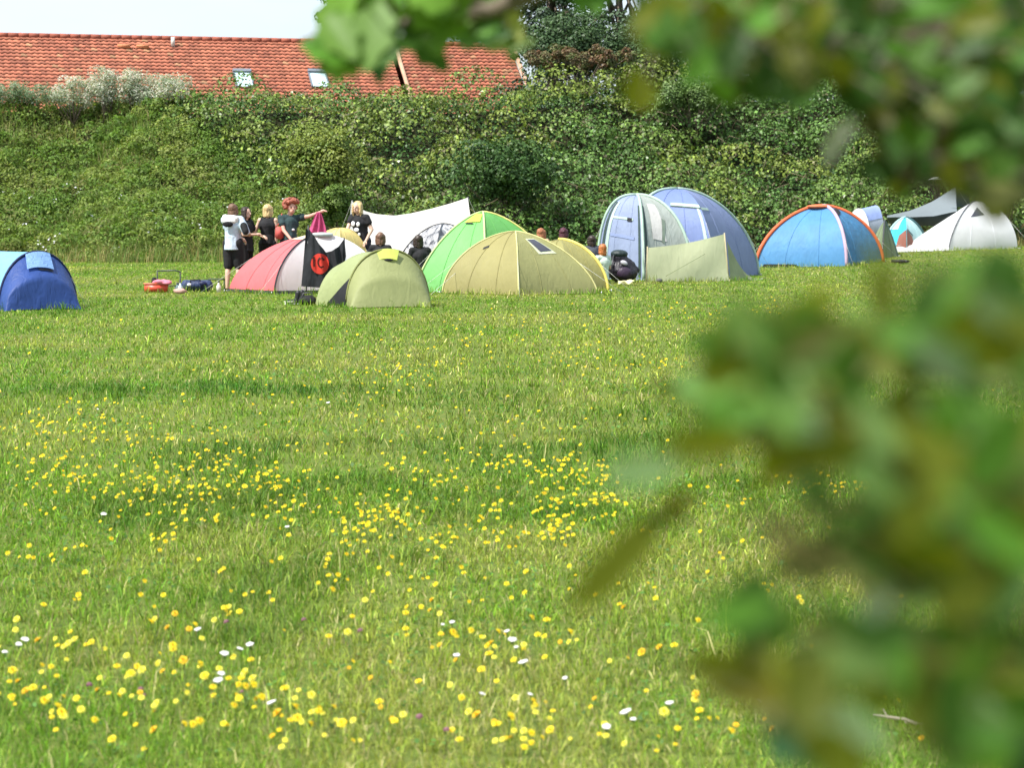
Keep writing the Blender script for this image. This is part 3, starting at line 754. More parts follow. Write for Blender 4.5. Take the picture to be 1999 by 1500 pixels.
# ------------------------------------------------------------------ the building behind the bank
def build_house():
    A = Vector((xat(-60, 99.7), 99.7)); B = Vector((xat(1003, 106.2), 106.2))
    ux = (B - A); Ln = ux.length; ux.normalize(); uy = Vector((-ux.y, ux.x))    # uy points away
    zr = zat(70, 100.0); pitch = math.radians(38)
    t = thing('tiled_building', (A.x, A.y, g1(A.x, A.y)), 'long low building with a red pantile roof behind the bank', 'building')
    m, nt, out = new_mat('pantile'); L = nt.links.new
    ge = N(nt, 'ShaderNodeNewGeometry'); n1 = N(nt, 'ShaderNodeTexNoise', Scale=.5, Detail=5.0); n2 = N(nt, 'ShaderNodeTexNoise', Scale=5.0, Detail=3.0)
    L(ge.outputs['Position'], n1.inputs['Vector']); L(ge.outputs['Position'], n2.inputs['Vector'])
    at = N(nt, 'ShaderNodeAttribute', attribute_name='Col')
    cr = N(nt, 'ShaderNodeValToRGB'); e = cr.color_ramp.elements
    e[0].position = .3; e[0].color = (.32, .088, .05, 1); e[1].position = .7; e[1].color = (.50, .17, .09, 1)
    mx = N(nt, 'ShaderNodeMath', operation='MULTIPLY_ADD'); mx.inputs[1].default_value = .45; 
    L(n2.outputs['Fac'], mx.inputs[0])
    m3 = N(nt, 'ShaderNodeMath', operation='MULTIPLY'); m3.inputs[1].default_value = .55; L(n1.outputs['Fac'], m3.inputs[0]); L(m3.outputs[0], mx.inputs[2])
    L(mx.outputs[0], cr.inputs[0])
    mu = N(nt, 'ShaderNodeVectorMath', operation='MULTIPLY'); L(cr.outputs[0], mu.inputs[0]); L(at.outputs['Color'], mu.inputs[1])
    pb = N(nt, 'ShaderNodeBsdfPrincipled', Roughness=.75); L(mu.outputs[0], pb.inputs['Base Color']); L(pb.outputs[0], out.inputs[0])
    rng = np.random.default_rng(3)
    def roof(s0, s1, off, name):
        tw, gauge = .25, .26
        nu = int((s1 - s0) / tw); rows = 22; sub = 6
        us = s0 + np.arange(nu * sub + 1) * tw / sub
        Vs, Ls, Ts, Cs = [], [], [], []; base = 0
        for r in range(rows):
            d0, d1 = r * gauge, (r + 1) * gauge + .05        # down-slope distances
            wave = .028 * np.sin(2 * PI * us / tw) ** 1
            pts = []
            for d, lift in ((d0, .0), (d1, .085), (d1 - .07, .02)):
                nx = wave + lift
                hx = d * math.cos(pitch) - nx * math.sin(pitch) ; hz = zr - d * math.sin(pitch) + nx * math.cos(pitch) + off
                X = A.x + ux.x * us - uy.x * hx; Y = A.y + ux.y * us - uy.y * hx
                pts.append(np.stack([X, Y, hz], 1))
            G = np.concatenate(pts); n = len(us)
            for a in range(2):
                k = np.arange(n - 1) + a * n
                Ls.append(np.stack([k, k + 1, k + 1 + n, k + n], 1).ravel() + base); Ts.append(np.full(n - 1, 4))
            tint = np.repeat(rng.uniform(.7, 1.25, nu), sub); tint = np.append(tint, tint[-1])
            pale = np.repeat(rng.random(nu) < .05, sub); pale = np.append(pale, pale[-1])
            c = np.stack([tint, tint * np.where(pale, 1.5, 1), tint * np.where(pale, 1.4, 1)], 1)
            Cs.append(np.tile(c, (3, 1))); Vs.append(G); base += len(G)
        V = np.concatenate(Vs) - np.array(parent_origin(t))
        me = mesh_arrays(name, V, np.concatenate(Ls), np.concatenate(Ts)); set_col(me, np.concatenate(Cs))
        return link(name, me, m, t)
    def pt(s, d, nrm=0.0):
        hx = d * math.cos(pitch) - nrm * math.sin(pitch)
        return Vector((A.x + ux.x * s - uy.x * hx, A.y + ux.y * s - uy.y * hx, zr - d * math.sin(pitch) + nrm * math.cos(pitch)))
    s_v = (xat(771, 104.5) - A.x) / ux.x
    r1 = roof(0, s_v - .1, 0, 'roof'); r2 = roof(s_v + .12, Ln - .1, -.02, 'roof')
    M_ridge = plain('ridge_tile', (.30, .085, .05), .8, scale=2); M_verge = plain('verge_mortar', (.50, .30, .20), .85, scale=4)
    bm = bmesh.new(); k = 0.0
    while k < Ln - .45:
        a = pt(k, -.02, .05); b = pt(k + .46, -.02, .05); tube_bm(bm, [a, b], [.125, .112], 10); k += .44
    bm_part('ridge_tile', bm, M_ridge, r1)
    for s in (s_v, Ln - .05):
        bm = bmesh.new(); tube_bm(bm, [pt(s, 0, .07), pt(s, 5.6, .09)], .10, 6); bm_part('verge', bm, M_verge, r2)
    # rear slope and walls
    M_wall = plain('rendered_wall', (.55, .50, .42), .9, scale=1.5); M_back = plain('back_roof', (.36, .11, .06), .85, scale=2)
    bk = lambda s, d: Vector((A.x + ux.x * s + uy.x * d * math.cos(pitch), A.y + ux.y * s + uy.y * d * math.cos(pitch), zr - d * math.sin(pitch)))
    grid_part('roof', [[bk(0, .03), bk(Ln, .03)], [bk(0, 5.6), bk(Ln, 5.6)]], M_back, t, False)
    zb = 4.2; dd = 5.35
    c = [pt(.15, dd), pt(Ln - .15, dd), bk(Ln - .15, dd), bk(.15, dd)]
    bm = bmesh.new(); lo = [bm.verts.new((v.x, v.y, zb)) for v in c]; hi = [bm.verts.new((v.x, v.y, v.z - .05)) for v in c]
    for i in range(4): bm.faces.new((lo[i], lo[(i + 1) % 4], hi[(i + 1) % 4], hi[i]))
    g = bm.verts.new(pt(Ln - .15, .1) ); bm.faces.new((hi[1], hi[2], g)); g = bm.verts.new(pt(.15, .1)); bm.faces.new((hi[0], hi[3], g))
    bm_part('wall', bm, M_wall, t, False)
    M_fr = plain('skylight_frame', (.17, .19, .22), .4); M_gl = plain('skylight_glass', (.55, .72, .76), .08, spec=.9, var=.05)
    for px in (462, 602):
        Yc = 103; s = (xat(px, Yc) - A.x) / ux.x
        Yw = A.y + ux.y * s
        d = (zr - zat(158, Yw - 2.0)) / math.sin(pitch)
        ax = (pt(s + 1, d) - pt(s, d)); dn = (pt(s, d + 1) - pt(s, d)); nn = ax.cross(dn).normalized()
        if nn.z < 0: nn = -nn
        o0 = pt(s, d, .07)
        def fr(u0, u1, v0, v1, h0, h1, bm):
            ps = [o0 + ax * u + dn * v + nn * h for h in (h0, h1) for (u, v) in ((u0, v0), (u1, v0), (u1, v1), (u0, v1))]
            vs = [bm.verts.new(q) for q in ps]
            for f in ((0, 1, 2, 3), (4, 5, 6, 7), (0, 1, 5, 4), (1, 2, 6, 5), (2, 3, 7, 6), (3, 0, 4, 7)): bm.faces.new([vs[i] for i in f])
        bm = bmesh.new(); w2, h2 = .40, .60
        fr(-w2, w2, -h2, -h2 + .17, 0, .16, bm); fr(-w2, -w2 + .06, -h2 + .17, h2, 0, .10, bm); fr(w2 - .06, w2, -h2 + .17, h2, 0, .10, bm)
        f_ = bm_part('skylight', bm, M_fr, r1, False)
        bm = bmesh.new(); fr(-w2 + .06, w2 - .06, -h2 + .17, h2 - .0, .02, .07, bm)
        bm_part('skylight_pane', bm, M_gl, r1, False)
    bm = bmesh.new(); q = pt((xat(332, 101) - A.x) / ux.x, .55, .0); tube_bm(bm, [q, q + Vector((0, 0, .42))], .09, 10); bm_part('vent_pipe', bm, plain('vent_pipe', (.62, .58, .52), .5), r1)
    for px in (240, 275):
        bm = bmesh.new(); q = pt((xat(px, 101) - A.x) / ux.x, .75, .07); box_bm(bm, q, (.55, .30, .10), (-.62, 0, 0), .02); bm_part('roof_vent', bm, plain('roof_vent', (.60, .24, .11), .7), r1)
build_house()

# ------------------------------------------------------------------ tents
def sag_noise(G, amt, seed, sc=2.5):
    G = np.asarray(G, float); k = fbm(G[..., 0] * sc + G[..., 1] * 1.3 * sc, G[..., 2] * sc * 1.4, seed) - .5
    G = G.copy(); G[..., 1] += k * amt * 2; G[..., 2] += k * amt
    return G

def meridian(b, apex, p, n=18, r0=0.0):
    b = np.array(b, float); a = np.array(apex, float)
    f = np.linspace(r0 * PI / 2, PI / 2, n)
    r = np.sin(f) ** (2 / p); z = np.cos(f) ** (2 / p); z[-1] = 0
    out = np.empty((n, 3)); out[:, :2] = a[:2] + (b[:2] - a[:2]) * r[:, None]; out[:, 2] = b[2] + (a[2] - b[2]) * z
    return out

def dome_panel(A, B, apex, pA, pB, sag=.07, n=14, nu=18, seed=0, wr=.012, base_sag=.03):
    A = np.array(A, float); B = np.array(B, float); ap = np.array(apex, float)
    G = []
    for v in np.linspace(0, 1, n):
        w_ = 4 * v * (1 - v)
        b = A * (1 - v) + B * v
        b[:2] += (ap[:2] - b[:2]) * base_sag * w_
        p = pA * (1 - v) + pB * v
        m = meridian(b, ap, p, nu)
        f = np.linspace(0, 1, nu)
        k = 1 - sag * w_ * np.sin(f * PI) ** .8
        m[:, :2] = ap[:2] + (m[:, :2] - ap[:2]) * k[:, None]
        G.append(m)
    G = np.array(G)
    e = np.sin(np.linspace(0, 1, n) * PI)[:, None] * np.sin(np.linspace(0, 1, nu) * PI)[None]
    N_ = sag_noise(G, wr, seed) - G
    return G + N_ * e[..., None]

def dome(t, corners, apex, mats, names=None, sleeves=None, sl_r=.014, sag=.07, seed=0, floor=None, n_seam=2, pegs=True):
    """corners: list of (point, p) round the tent; mats: fabric of the panel from corner i to i+1"""
    k = len(corners); parts = []
    for i in range(k):
        (A, pA), (B, pB) = corners[i], corners[(i + 1) % k]
        G = dome_panel(A, B, apex, pA, pB, sag=sag, seed=seed + i)
        parts.append(grid_part(names[i] if names else 'fabric_panel', G, mats[i], t))
        for row in ((7,) if n_seam == 1 else (4, 9) if n_seam == 2 else ()):
            sm_ = tube('seam', G[row][1:] + np.array([0, -.003, .003]), .0075, mats[i], parts[-1], 5)
        hem_ = tube('hem', G[:, -1] + np.array([0, -.004, .012]), .013, mats[i], parts[-1], 5)
    if sleeves:
        for i in range(k):
            (A, pA) = corners[i]
            if sleeves[i] is None: continue
            m = meridian(A, apex, pA, 20); c = np.array([apex[0], apex[1], A[2]])
            d = m - c; d /= np.maximum(np.linalg.norm(d, axis=1, keepdims=True), 1e-6); m = m + d * sl_r * .5
            tube('pole_sleeve', m, sl_r, sleeves[i], t, 6)
    if pegs:
        c_ = Vector((apex[0], apex[1], 0)); bm = bmesh.new()
        for (A, _) in corners:
            q = Vector(A); d_ = (q - c_); d_.z = 0; d_.normalize(); e_ = q + d_ * .09
            tube_bm(bm, [q + Vector((0, 0, .03)), e_ + Vector((0, 0, .025))], .008, 4); tube_bm(bm, [e_ + Vector((0, 0, .05)), e_ - Vector((0, 0, .05))], .007, 5)
        bm_part('corner_pegs', bm, M_peg, t)
        for k_ in (0, 1, 2):
            A, pA = corners[k_]; m = meridian(A, apex, pA, 20); d_ = Vector(A) - c_; d_.z = 0; d_.normalize(); e_ = Vector(A) + d_ * .55; e_.z = g1(e_.x, e_.y)
            tube('guy_line', [m[11], e_], .0032, M_guy, t, 4)
    if floor is not None:
        bm = bmesh.new(); ring = []
        for (A, _) in corners:
            q = Vector(A); c = Vector((apex[0], apex[1], q.z)); ring.append(q + (q - c) * .012)
        lo = [bm.verts.new(q + Vector((0, 0, -.03))) for q in ring]; hi = [bm.verts.new(q + Vector((0, 0, .07))) for q in ring]
        for i in range(k): bm.faces.new((lo[i], lo[(i + 1) % k], hi[(i + 1) % k], hi[i]))
        bm_part('groundsheet', bm, floor, t, False)
    return parts

def patch(G, u0, u1, v0, v1, off, name, mat, t, nu=8, nv=8, quad=None):
    """a piece lying on panel grid G between grid fractions; quad gives 4 (v,u) corners instead"""
    G = np.asarray(G); m, n = G.shape[:2]
    def smp(v, u):
        v = np.clip(v, 0, 1) * (m - 1); u = np.clip(u, 0, 1) * (n - 1); i = min(int(v), m - 2); j = min(int(u), n - 2); a = v - i; b = u - j
        return (G[i, j] * (1 - a) + G[i + 1, j] * a) * (1 - b) + (G[i, j + 1] * (1 - a) + G[i + 1, j + 1] * a) * b
    q = quad or [(v0, u0), (v1, u0), (v1, u1), (v0, u1)]
    R = np.empty((nv, nu, 3))
    for i, a in enumerate(np.linspace(0, 1, nv)):
        for j, b in enumerate(np.linspace(0, 1, nu)):
            v = (q[0][0] * (1 - a) + q[1][0] * a) * (1 - b) + (q[3][0] * (1 - a) + q[2][0] * a) * b
            u = (q[0][1] * (1 - a) + q[1][1] * a) * (1 - b) + (q[3][1] * (1 - a) + q[2][1] * a) * b
            p = smp(v, u); e = .01
            nrm = np.cross(smp(v + e, u) - smp(v - e, u), smp(v, u + e) - smp(v, u - e)); nrm = nrm / max(np.linalg.norm(nrm), 1e-9)
            if nrm[1] > 0: nrm = -nrm
            R[i, j] = p + nrm * off
    return grid_part(name, R, mat, t)

def arch_pts(Lp, Rp, h, p, n=25):
    Lp = np.array(Lp, float); Rp = np.array(Rp, float); c = (Lp + Rp) / 2; hv = (Rp - Lp) / 2
    tt = np.linspace(PI, 0, n)
    cx = np.sign(np.cos(tt)) * np.abs(np.cos(tt)) ** (2 / p); sz = np.abs(np.sin(tt)) ** (2 / p)
    out = c[None] + hv[None] * cx[:, None]; out[:, 2] = (Lp[2] + (Rp[2] - Lp[2]) * (cx + 1) / 2) + h * sz
    return out

def loft(arches, steps=8, sag=.03, seed=0, wr=.012, ease=None):
    rows = []
    for k in range(len(arches) - 1):
        a, b = arches[k], arches[k + 1]
        for s in np.linspace(0, 1, steps, endpoint=(k == len(arches) - 2)):
            r = a * (1 - s) + b * s
            c = r.mean(0); r = r.copy(); r[1:-1] = c + (r[1:-1] - c) * (1 - sag * 4 * s * (1 - s)); rows.append(r)
    G = np.array(rows); m, n = G.shape[:2]
    e = np.sin(np.linspace(0, 1, m) * PI)[:, None] * np.sin(np.linspace(0, 1, n) * PI)[None]
    return G + (sag_noise(G, wr, seed) - G) * e[..., None]

def guy(t, a, b, mat, r=.004):
    tube('guy_line', [a, b], r, mat, t, 5)

M_guy = plain('guy_cord', (.55, .55, .5), .7)
M_peg = plain('tent_peg', (.5, .5, .52), .35, metal=.8)
M_black = fabric('black_cloth', (.014, .014, .017), .7, 0, .3)
M_dkgrey = plain('dark_pole', (.05, .052, .055), .4)
TG = 'tents pitched across the field'

# ---- blue pop-up tent at the far left
def tent_blue_popup():
    b = P(75, 37.6); t = thing('popup_tent', b, 'low blue pop-up tent with pale blue side at the left edge of the field', 'tent', TG)
    Mb = fabric('royal_blue', (.028, .066, .24), .55, .12, .12, .6, 3.5); Ml = fabric('sky_blue', (.25, .55, .86), .55, .3, .08, .4); Me = fabric('navy_edge', (.012, .02, .07), .6, 0)
    Lp, Rp = P(-2, 37.3), P(150, 38.3)
    a0 = arch_pts(Lp, Rp, .93, 2.05)
    back1 = arch_pts(P(-150, 38.5), P(20, 39.6), .95, 2.05); back2 = arch_pts(P(-330, 39.8), P(-150, 40.8), .80, 2.0); back3 = arch_pts(P(-400, 40.4), P(-280, 41.0), .12, 2.0)
    G = loft([a0, back1, back2, back3], 8, .03, 5); grid_part('fly_panel', G, Ml, t)
    n1 = arch_pts(P(12, 37.0), P(157, 37.75), .52, 2.0); n1[:, 1] -= .08
    n2 = arch_pts(P(10, 36.85), P(160, 37.55), .02, 2.0)
    Gf = loft([a0, n1, n2], 9, .0, 7, .03); grid_part('front_panel', Gf, Mb, t)
    tube('pole_sleeve', a0 + np.array([0, -.012, .006]), .022, Me, t, 7)
    # rolled pale flap at the top and the dark slot below it
    patch(Gf, 0, 0, 0, 0, .045, 'rolled_flap', fabric('pale_flap', (.22, .38, .68), .6, .25, .1, .8, 6), t, 10, 10, quad=[(.03, .40), (.34, .385), (.37, .60), (.03, .585)])
    patch(Gf, 0, 0, 0, 0, .02, 'vent_slot', M_black, t, quad=[(.35, .47), (.39, .49), (.40, .60), (.36, .60)])
    tube('guy_line', [a0[19], P(170, 38.2)], .004, M_guy, t, 5)
tent_blue_popup()

# ---- olive pop-up tent in front
def tent_olive():
    b = P(730, 39); t = thing('popup_tent', b, 'low olive pop-up tent with lime vent, in front of the pink tent', 'tent', TG)
    Mo = fabric('olive_front', (.31, .335, .145), .6, .25, .06, .35); Ms = fabric('olive_side', (.36, .41, .19), .6, .3, .07, .5, 5); Me = fabric('olive_edge', (.20, .215, .07), .6, .1); Ml = fabric('lime_vent', (.52, .60, .12), .6, .3)
    a0 = arch_pts(P(676, 38.45), P(838, 38.9), .955, 2.15)
    n1 = arch_pts(P(684, 38.1), P(842, 38.5), .50, 2.1); n2 = arch_pts(P(682, 37.95), P(843, 38.35), .015, 2.1)
    Gf = loft([a0, n1, n2], 9, .0, 15, .015); grid_part('front_panel', Gf, Mo, t)
    b1 = arch_pts(P(638, 38.9), P(795, 39.9), .90, 2.0); b2 = arch_pts(P(618, 39.1), P(740, 40.7), .72, 1.95); b3 = arch_pts(P(612, 39.6), P(690, 41.0), .05, 1.9)
    G = loft([a0, b1, b2, b3], 8, .015, 17, .02); grid_part('fly_panel', G, Ms, t)
    tube('pole_sleeve', a0 + np.array([0, -.01, .004]), .018, Me, t, 7)
    # black patch standing in for the shaded inside of the open door
    patch(G, 0, 0, 0, 0, .02, 'doorway_shade', M_black, t, 8, 8, quad=[(.0, .01), (.34, .01), (.20, .07), (.0, .16)])
    # lime vent hood
    G2 = np.empty((11, 7, 3)); c = a0[12]
    for i, a in enumerate(np.linspace(-1, 1, 11)):
        for j, s in enumerate(np.linspace(0, 1, 7)):
            q = a0[12] + np.array([.19 * a * (1 - .15 * s), -.05 - .12 * s, .015 - .16 * s - .028 * a * a])
            G2[i, j] = q
    grid_part('vent_hood', G2, Ml, t)
    bm = bmesh.new(); ell_bm(bm, c + np.array([.02, -.165, -.17]), (.075, .02, .022)); bm_part('vent_slot', bm, M_black, t)
tent_olive()

# ---- pink and white dome
def tent_pink():
    t = thing('dome_tent', P(600, 45.5), 'pink and white dome tent behind the black flag', 'tent', TG)
    Mp = fabric('pink_fabric', (.74, .17, .18), .55, .3, .07, .35); Mw = fabric('white_panel', (.90, .91, .92), .5, .52, .03, .3); Me = fabric('dark_trim', (.02, .02, .03), .6, 0); Mc = fabric('cream_panel', (.82, .74, .50), .6, .3)
    apex = Q(628, 457, 45.7)
    cs = [(P(447, 45.6), 1.75), (P(536, 44.3), 1.85), (P(752, 45.2), 1.9), (P(660, 47.0), 1.9)]
    dome(t, cs, apex, [Mp, Mw, Mw, Mp], sleeves=[None, Me, None, None], sl_r=.017, seed=20, floor=fabric('grey_sheet', (.05, .06, .055), .6, 0), sag=.05)
    G = dome_panel(cs[0][0], cs[1][0], apex, 1.75, 1.85, seed=20, sag=.05)
    patch(G, 0, .27, .15, .97, .012, 'cream_top', Mc, t)
    bm = bmesh.new(); ell_bm(bm, Q(628, 458, 45.5), (.24, .2, .045)); bm_part('vent_hood', bm, plain('grey_vent', (.42, .45, .44), .6), t)
    G = dome_panel(cs[1][0], cs[2][0], apex, 1.85, 1.9, seed=21, sag=.05)
    patch(G, .45, .75, .66, .72, .012, 'zip_flap', fabric('grey_zip', (.35, .38, .42), .6, 0), t)
tent_pink()

def tent_yellow_low():
    t = thing('dome_tent', P(665, 48.2), 'pale yellow tent top showing just behind the pink and white tent', 'tent', TG)
    My = fabric('pale_yellow', (.74, .62, .26), .6, .3)
    cs = [(P(606, 48.2), 2.5), (P(664, 47.5), 2.5), (P(722, 48.2), 2.5), (P(664, 49.2), 2.5)]
    dome(t, cs, Q(664, 446, 48.2), [My] * 4, seed=30, sag=.03, sleeves=[plain('yellow_sleeve', (.6, .5, .2))] * 4, sl_r=.012)
tent_yellow_low()

# ---- green dome, tan dome, yellow dome
def tent_green():
    t = thing('dome_tent', P(945, 46.2), 'tall bright green dome tent with a yellow vent near its top', 'tent', TG)
    Mg = fabric('bright_green', (.21, .57, .17), .55, .33, .06, .35); Mg2 = fabric('green_shaded', (.165, .46, .13), .55, .33, .06, .35); My = fabric('yellow_vent', (.66, .68, .10), .6, .3); Ms = fabric('lime_sleeve', (.55, .66, .3), .6, .1)  # Mg2 is the same green with shade put into the right-hand panels
    apex = Q(943, 414, 46.3); cs = [(P(812, 45.6), 1.5), (P(948, 44.95), 1.7), (P(1092, 46.2), 1.62), (P(970, 48.0), 1.8)]
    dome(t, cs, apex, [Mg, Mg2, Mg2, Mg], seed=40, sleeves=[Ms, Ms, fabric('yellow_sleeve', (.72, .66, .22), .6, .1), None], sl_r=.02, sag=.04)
    G = dome_panel(cs[0][0], cs[1][0], apex, 1.5, 1.7, seed=40, sag=.04)
    patch(G, 0, 0, 0, 0, .02, 'vent_hood', My, t, quad=[(.30, .13), (.92, .15), (.86, .30), (.20, .30)])
    patch(G, 0, 0, 0, 0, .03, 'vent_slot', M_black, t, quad=[(.28, .305), (.6, .31), (.6, .33), (.28, .32)])
    guy(t, G[9, 12], P(840, 43.9), M_guy)
tent_green()

def tent_yellow():
    t = thing('dome_tent', P(1100, 46.8), 'yellow dome tent end sticking out right of the tan tent', 'tent', TG)
    My = fabric('mustard_fabric', (.36, .335, .125), .6, .3, .07, .4); Me = fabric('bright_yellow_edge', (.80, .66, .16), .6, .15)
    apex = Q(1092, 468, 46.6)
    cs = [(P(990, 46.4), 1.8), (P(1110, 45.2), 1.8), (P(1186, 46.0), 1.85), (P(1090, 48.4), 1.8)]
    dome(t, cs, apex, [My] * 4, seed=50, sleeves=[None, None, Me, Me], sl_r=.03, sag=.03)
tent_yellow()

def tent_tan():
    t = thing('dome_tent', P(1015, 45.2), 'tan and olive dome tent with a small dark window, in front of the green dome', 'tent', TG)
    Mt = fabric('tan_fabric', (.345, .31, .125), .6, .28, .07, .4); Mo = fabric('olive_yellow', (.325, .32, .135), .6, .28, .07, .4); Ms = fabric('pale_seam', (.62, .58, .26), .6, .1); Mw = plain('dark_window', (.045, .045, .06), .25, spec=.6); Mf = fabric('pale_window_frame', (.55, .58, .40), .6, .1)
    apex = Q(1006, 452, 45.3)
    cs = [(P(864, 44.9), 1.75), (P(1012, 43.9), 1.75), (P(1166, 44.7), 1.55), (P(1010, 46.2), 1.9)]
    dome(t, cs, apex, [Mt, Mo, Mo, Mt], seed=60, sleeves=[Ms, Ms, Ms, None], sl_r=.014, sag=.03)
    G = dome_panel(cs[1][0], cs[2][0], apex, 1.75, 1.55, seed=61, sag=.03)
    patch(G, 0, 0, 0, 0, .010, 'window_frame', Mf, t, quad=[(.30, .29), (.66, .28), (.80, .50), (.42, .52)])
    patch(G, 0, 0, 0, 0, .018, 'window', Mw, t, quad=[(.34, .31), (.62, .30), (.75, .47), (.48, .49)])
    G = dome_panel(cs[0][0], cs[1][0], apex, 1.75, 1.75, seed=60, sag=.03)
    patch(G, 0, 0, 0, 0, .012, 'vent_slot', M_black, t, quad=[(.24, .44), (.32, .41), (.34, .44), (.25, .47)])
tent_tan()

# ---- grey patterned dome and the big white tarp behind
def tent_grey():
    t = thing('dome_tent', P(850, 49.5), 'grey and black speckled dome tent in front of the white tarp', 'tent', TG)
    m, nt, out = new_mat('speckled_fabric'); L = nt.links.new
    tc = N(nt, 'ShaderNodeTexCoord'); n1 = N(nt, 'ShaderNodeTexNoise', Scale=5.0, Detail=4.0); L(tc.outputs['Object'], n1.inputs['Vector'])
    cr = N(nt, 'ShaderNodeValToRGB'); cr.color_ramp.interpolation = 'CONSTANT'; e = cr.color_ramp.elements
    e[0].position = 0; e[0].color = (.06, .06, .07, 1); e[1].position = .44; e[1].color = (.27, .27, .28, 1); x = e.new(.56); x.color = (.62, .60, .62, 1); x = e.new(.63); x.color = (.13, .13, .15, 1)
    pb = N(nt, 'ShaderNodeBsdfPrincipled', Roughness=.45); L(n1.outputs['Fac'], cr.inputs[0]); L(cr.outputs[0], pb.inputs['Base Color']); L(pb.outputs[0], out.inputs[0])
    apex = Q(866, 437, 49.4); cs = [(P(766, 49.2), 1.75), (P(850, 48.0), 1.9), (P(960, 49.2), 1.8), (P(870, 51.0), 1.8)]
    dome(t, cs, apex, [m] * 4, seed=70, sleeves=[M_dkgrey, M_dkgrey, M_dkgrey, None], sl_r=.016)
tent_grey()

def tarp_white():
    t = thing('tarp_shelter', P(800, 52), 'large white tarp sagging between two raised corners behind the green tent', 'tarp')
    Mw = fabric('white_canvas', (.72, .68, .65), .75, .3, .05, .5, 1.2)
    a = np.array(Q(686, 391, 51.5)); b = np.array(Q(913, 386, 52.5)); n, m = 40, 16
    top = [(686, 391), (697, 402), (712, 412), (735, 418), (770, 421), (800, 417), (840, 408), (880, 397), (913, 386)]
    tx = np.array([p[0] for p in top]); ty = np.array([p[1] for p in top])
    G = np.empty((n, m, 3))
    for i, s in enumerate(np.linspace(0, 1, n)):
        px = 686 + 227 * s; py = np.interp(px, tx, ty); q0 = np.array(Q(px, py, 51.5 + s))
        pb = 672 + s * 262; q1 = np.array(P(pb, 49.9 + .6 * s)); q1[2] += .22 + .2 * s
        for j, v in enumerate(np.linspace(0, 1, m)):
            q = q0 * (1 - v) + q1 * v; q[2] -= .10 * math.sin(v * PI) * (1 - .3 * s); q[1] += .03 * math.sin(s * 17 + v * 3) * math.sin(v * PI); G[i, j] = q
    grid_part('canvas', G, Mw, t)
    for px, py, Y in ((688, 390, 51.6), (914, 384, 52.6)):
        q = Q(px, py, Y); tube('pole', [(q.x, q.y, g1(q.x, q.y) - .1), q], .016, M_dkgrey, t, 7)
    q = Q(914, 386, 52.6); guy(t, q, P(985, 54.5), M_guy); q = Q(688, 391, 51.6); guy(t, q, P(630, 54), M_guy)
tarp_white()

# ---- big blue tent
def tent_big_blue():
    t = thing('family_tent', P(1330, 55), 'large lilac blue family tent with pale green trim and front porch', 'tent', TG)
    Mb = fabric('lilac_blue', (.23, .285, .48), .55, .25, .06, .4); Mb2 = fabric('blue_side', (.185, .25, .47), .55, .25, .06, .4); Md = fabric('blue_door', (.31, .37, .54), .55, .3, .08, .6); Mt = fabric('pale_green_trim', (.42, .55, .47), .6, .15); Mg = fabric('pale_grey_green', (.42, .46, .42), .6, .3, .1, .6); Mdk = fabric('dark_green_trim', (.035, .06, .055), .6, 0)
    apex = Q(1322, 369, 56.0)
    cs = [(P(1228, 55.0), 2.75), (P(1392, 53.9), 2.1), (P(1480, 57.2), 1.8), (P(1330, 58.5), 2.2)]
    dome(t, cs, apex, [Mb2, Mb, Mb2, Mb2], seed=80, sleeves=[Mt, None, Mt, Mt], sl_r=.035, sag=.03)
    G = dome_panel(cs[1][0], cs[2][0], apex, 2.1, 1.8, seed=81, sag=.03); G0 = dome_panel(cs[0][0], cs[1][0], apex, 2.75, 2.1, seed=80, sag=.03)
    patch(G0, .40, .435, .45, 1, .015, 'trim_band', Mt, t); patch(G0, .435, .45, .45, 1, .012, 'trim_band', Mdk, t)
    patch(G, .43, .46, 0, .30, .015, 'trim_band', Mt, t)
    patch(G0, .45, .75, .93, .97, .015, 'trim_band', Mt, t); 
    ap = Q(1243, 381, 54.4)
    pc = [(P(1168, 54.3), 2.75), (P(1256, 53.0), 2.2), (P(1350, 53.6), 2.1), (P(1290, 56.5), 2.3)]
    dome(t, pc, ap, [Md, Mg, Mb2, Mb], names=['door_panel', 'porch_side', 'porch_roof', 'porch_roof'], seed=90, sleeves=[Mt, Mt, Mt, None], sl_r=.036, sag=.04)
    Gd = dome_panel(pc[0][0], pc[1][0], ap, 2.75, 2.2, seed=90, sag=.04); Gs = dome_panel(pc[1][0], pc[2][0], ap, 2.2, 2.1, seed=91, sag=.04)
    patch(Gd, .30, .98, .12, .18, .014, 'door_trim', Mt, t); patch(Gd, .30, .98, .05, .10, .012, 'door_trim', Mdk, t); patch(Gd, .34, .98, .90, .95, .014, 'door_trim', Mdk, t)
    patch(Gd, .52, .545, .15, .75, .014, 'zip_line', Mt, t); patch(Gd, .70, .725, .2, .8, .014, 'zip_line', fabric('blue_grey_fold', (.2, .25, .42), .6, 0), t)
    patch(Gd, .52, .56, .58, .72, .02, 'toggle', M_black, t)
    patch(Gs, .35, .98, .04, .10, .013, 'porch_trim', Mdk, t); patch(Gs, 0, 0, 0, 0, .013, 'porch_window', fabric('inner_curtain', (.62, .60, .58), .7, .2), t, quad=[(.28, .30), (.62, .32), (.58, .72), (.24, .70)])
    patch(Gs, 0, 0, 0, 0, .016, 'porch_fold', fabric('fold_green', (.16, .2, .16), .7, 0), t, quad=[(.60, .50), (.68, .52), (.52, .74), (.46, .72)])
tent_big_blue()

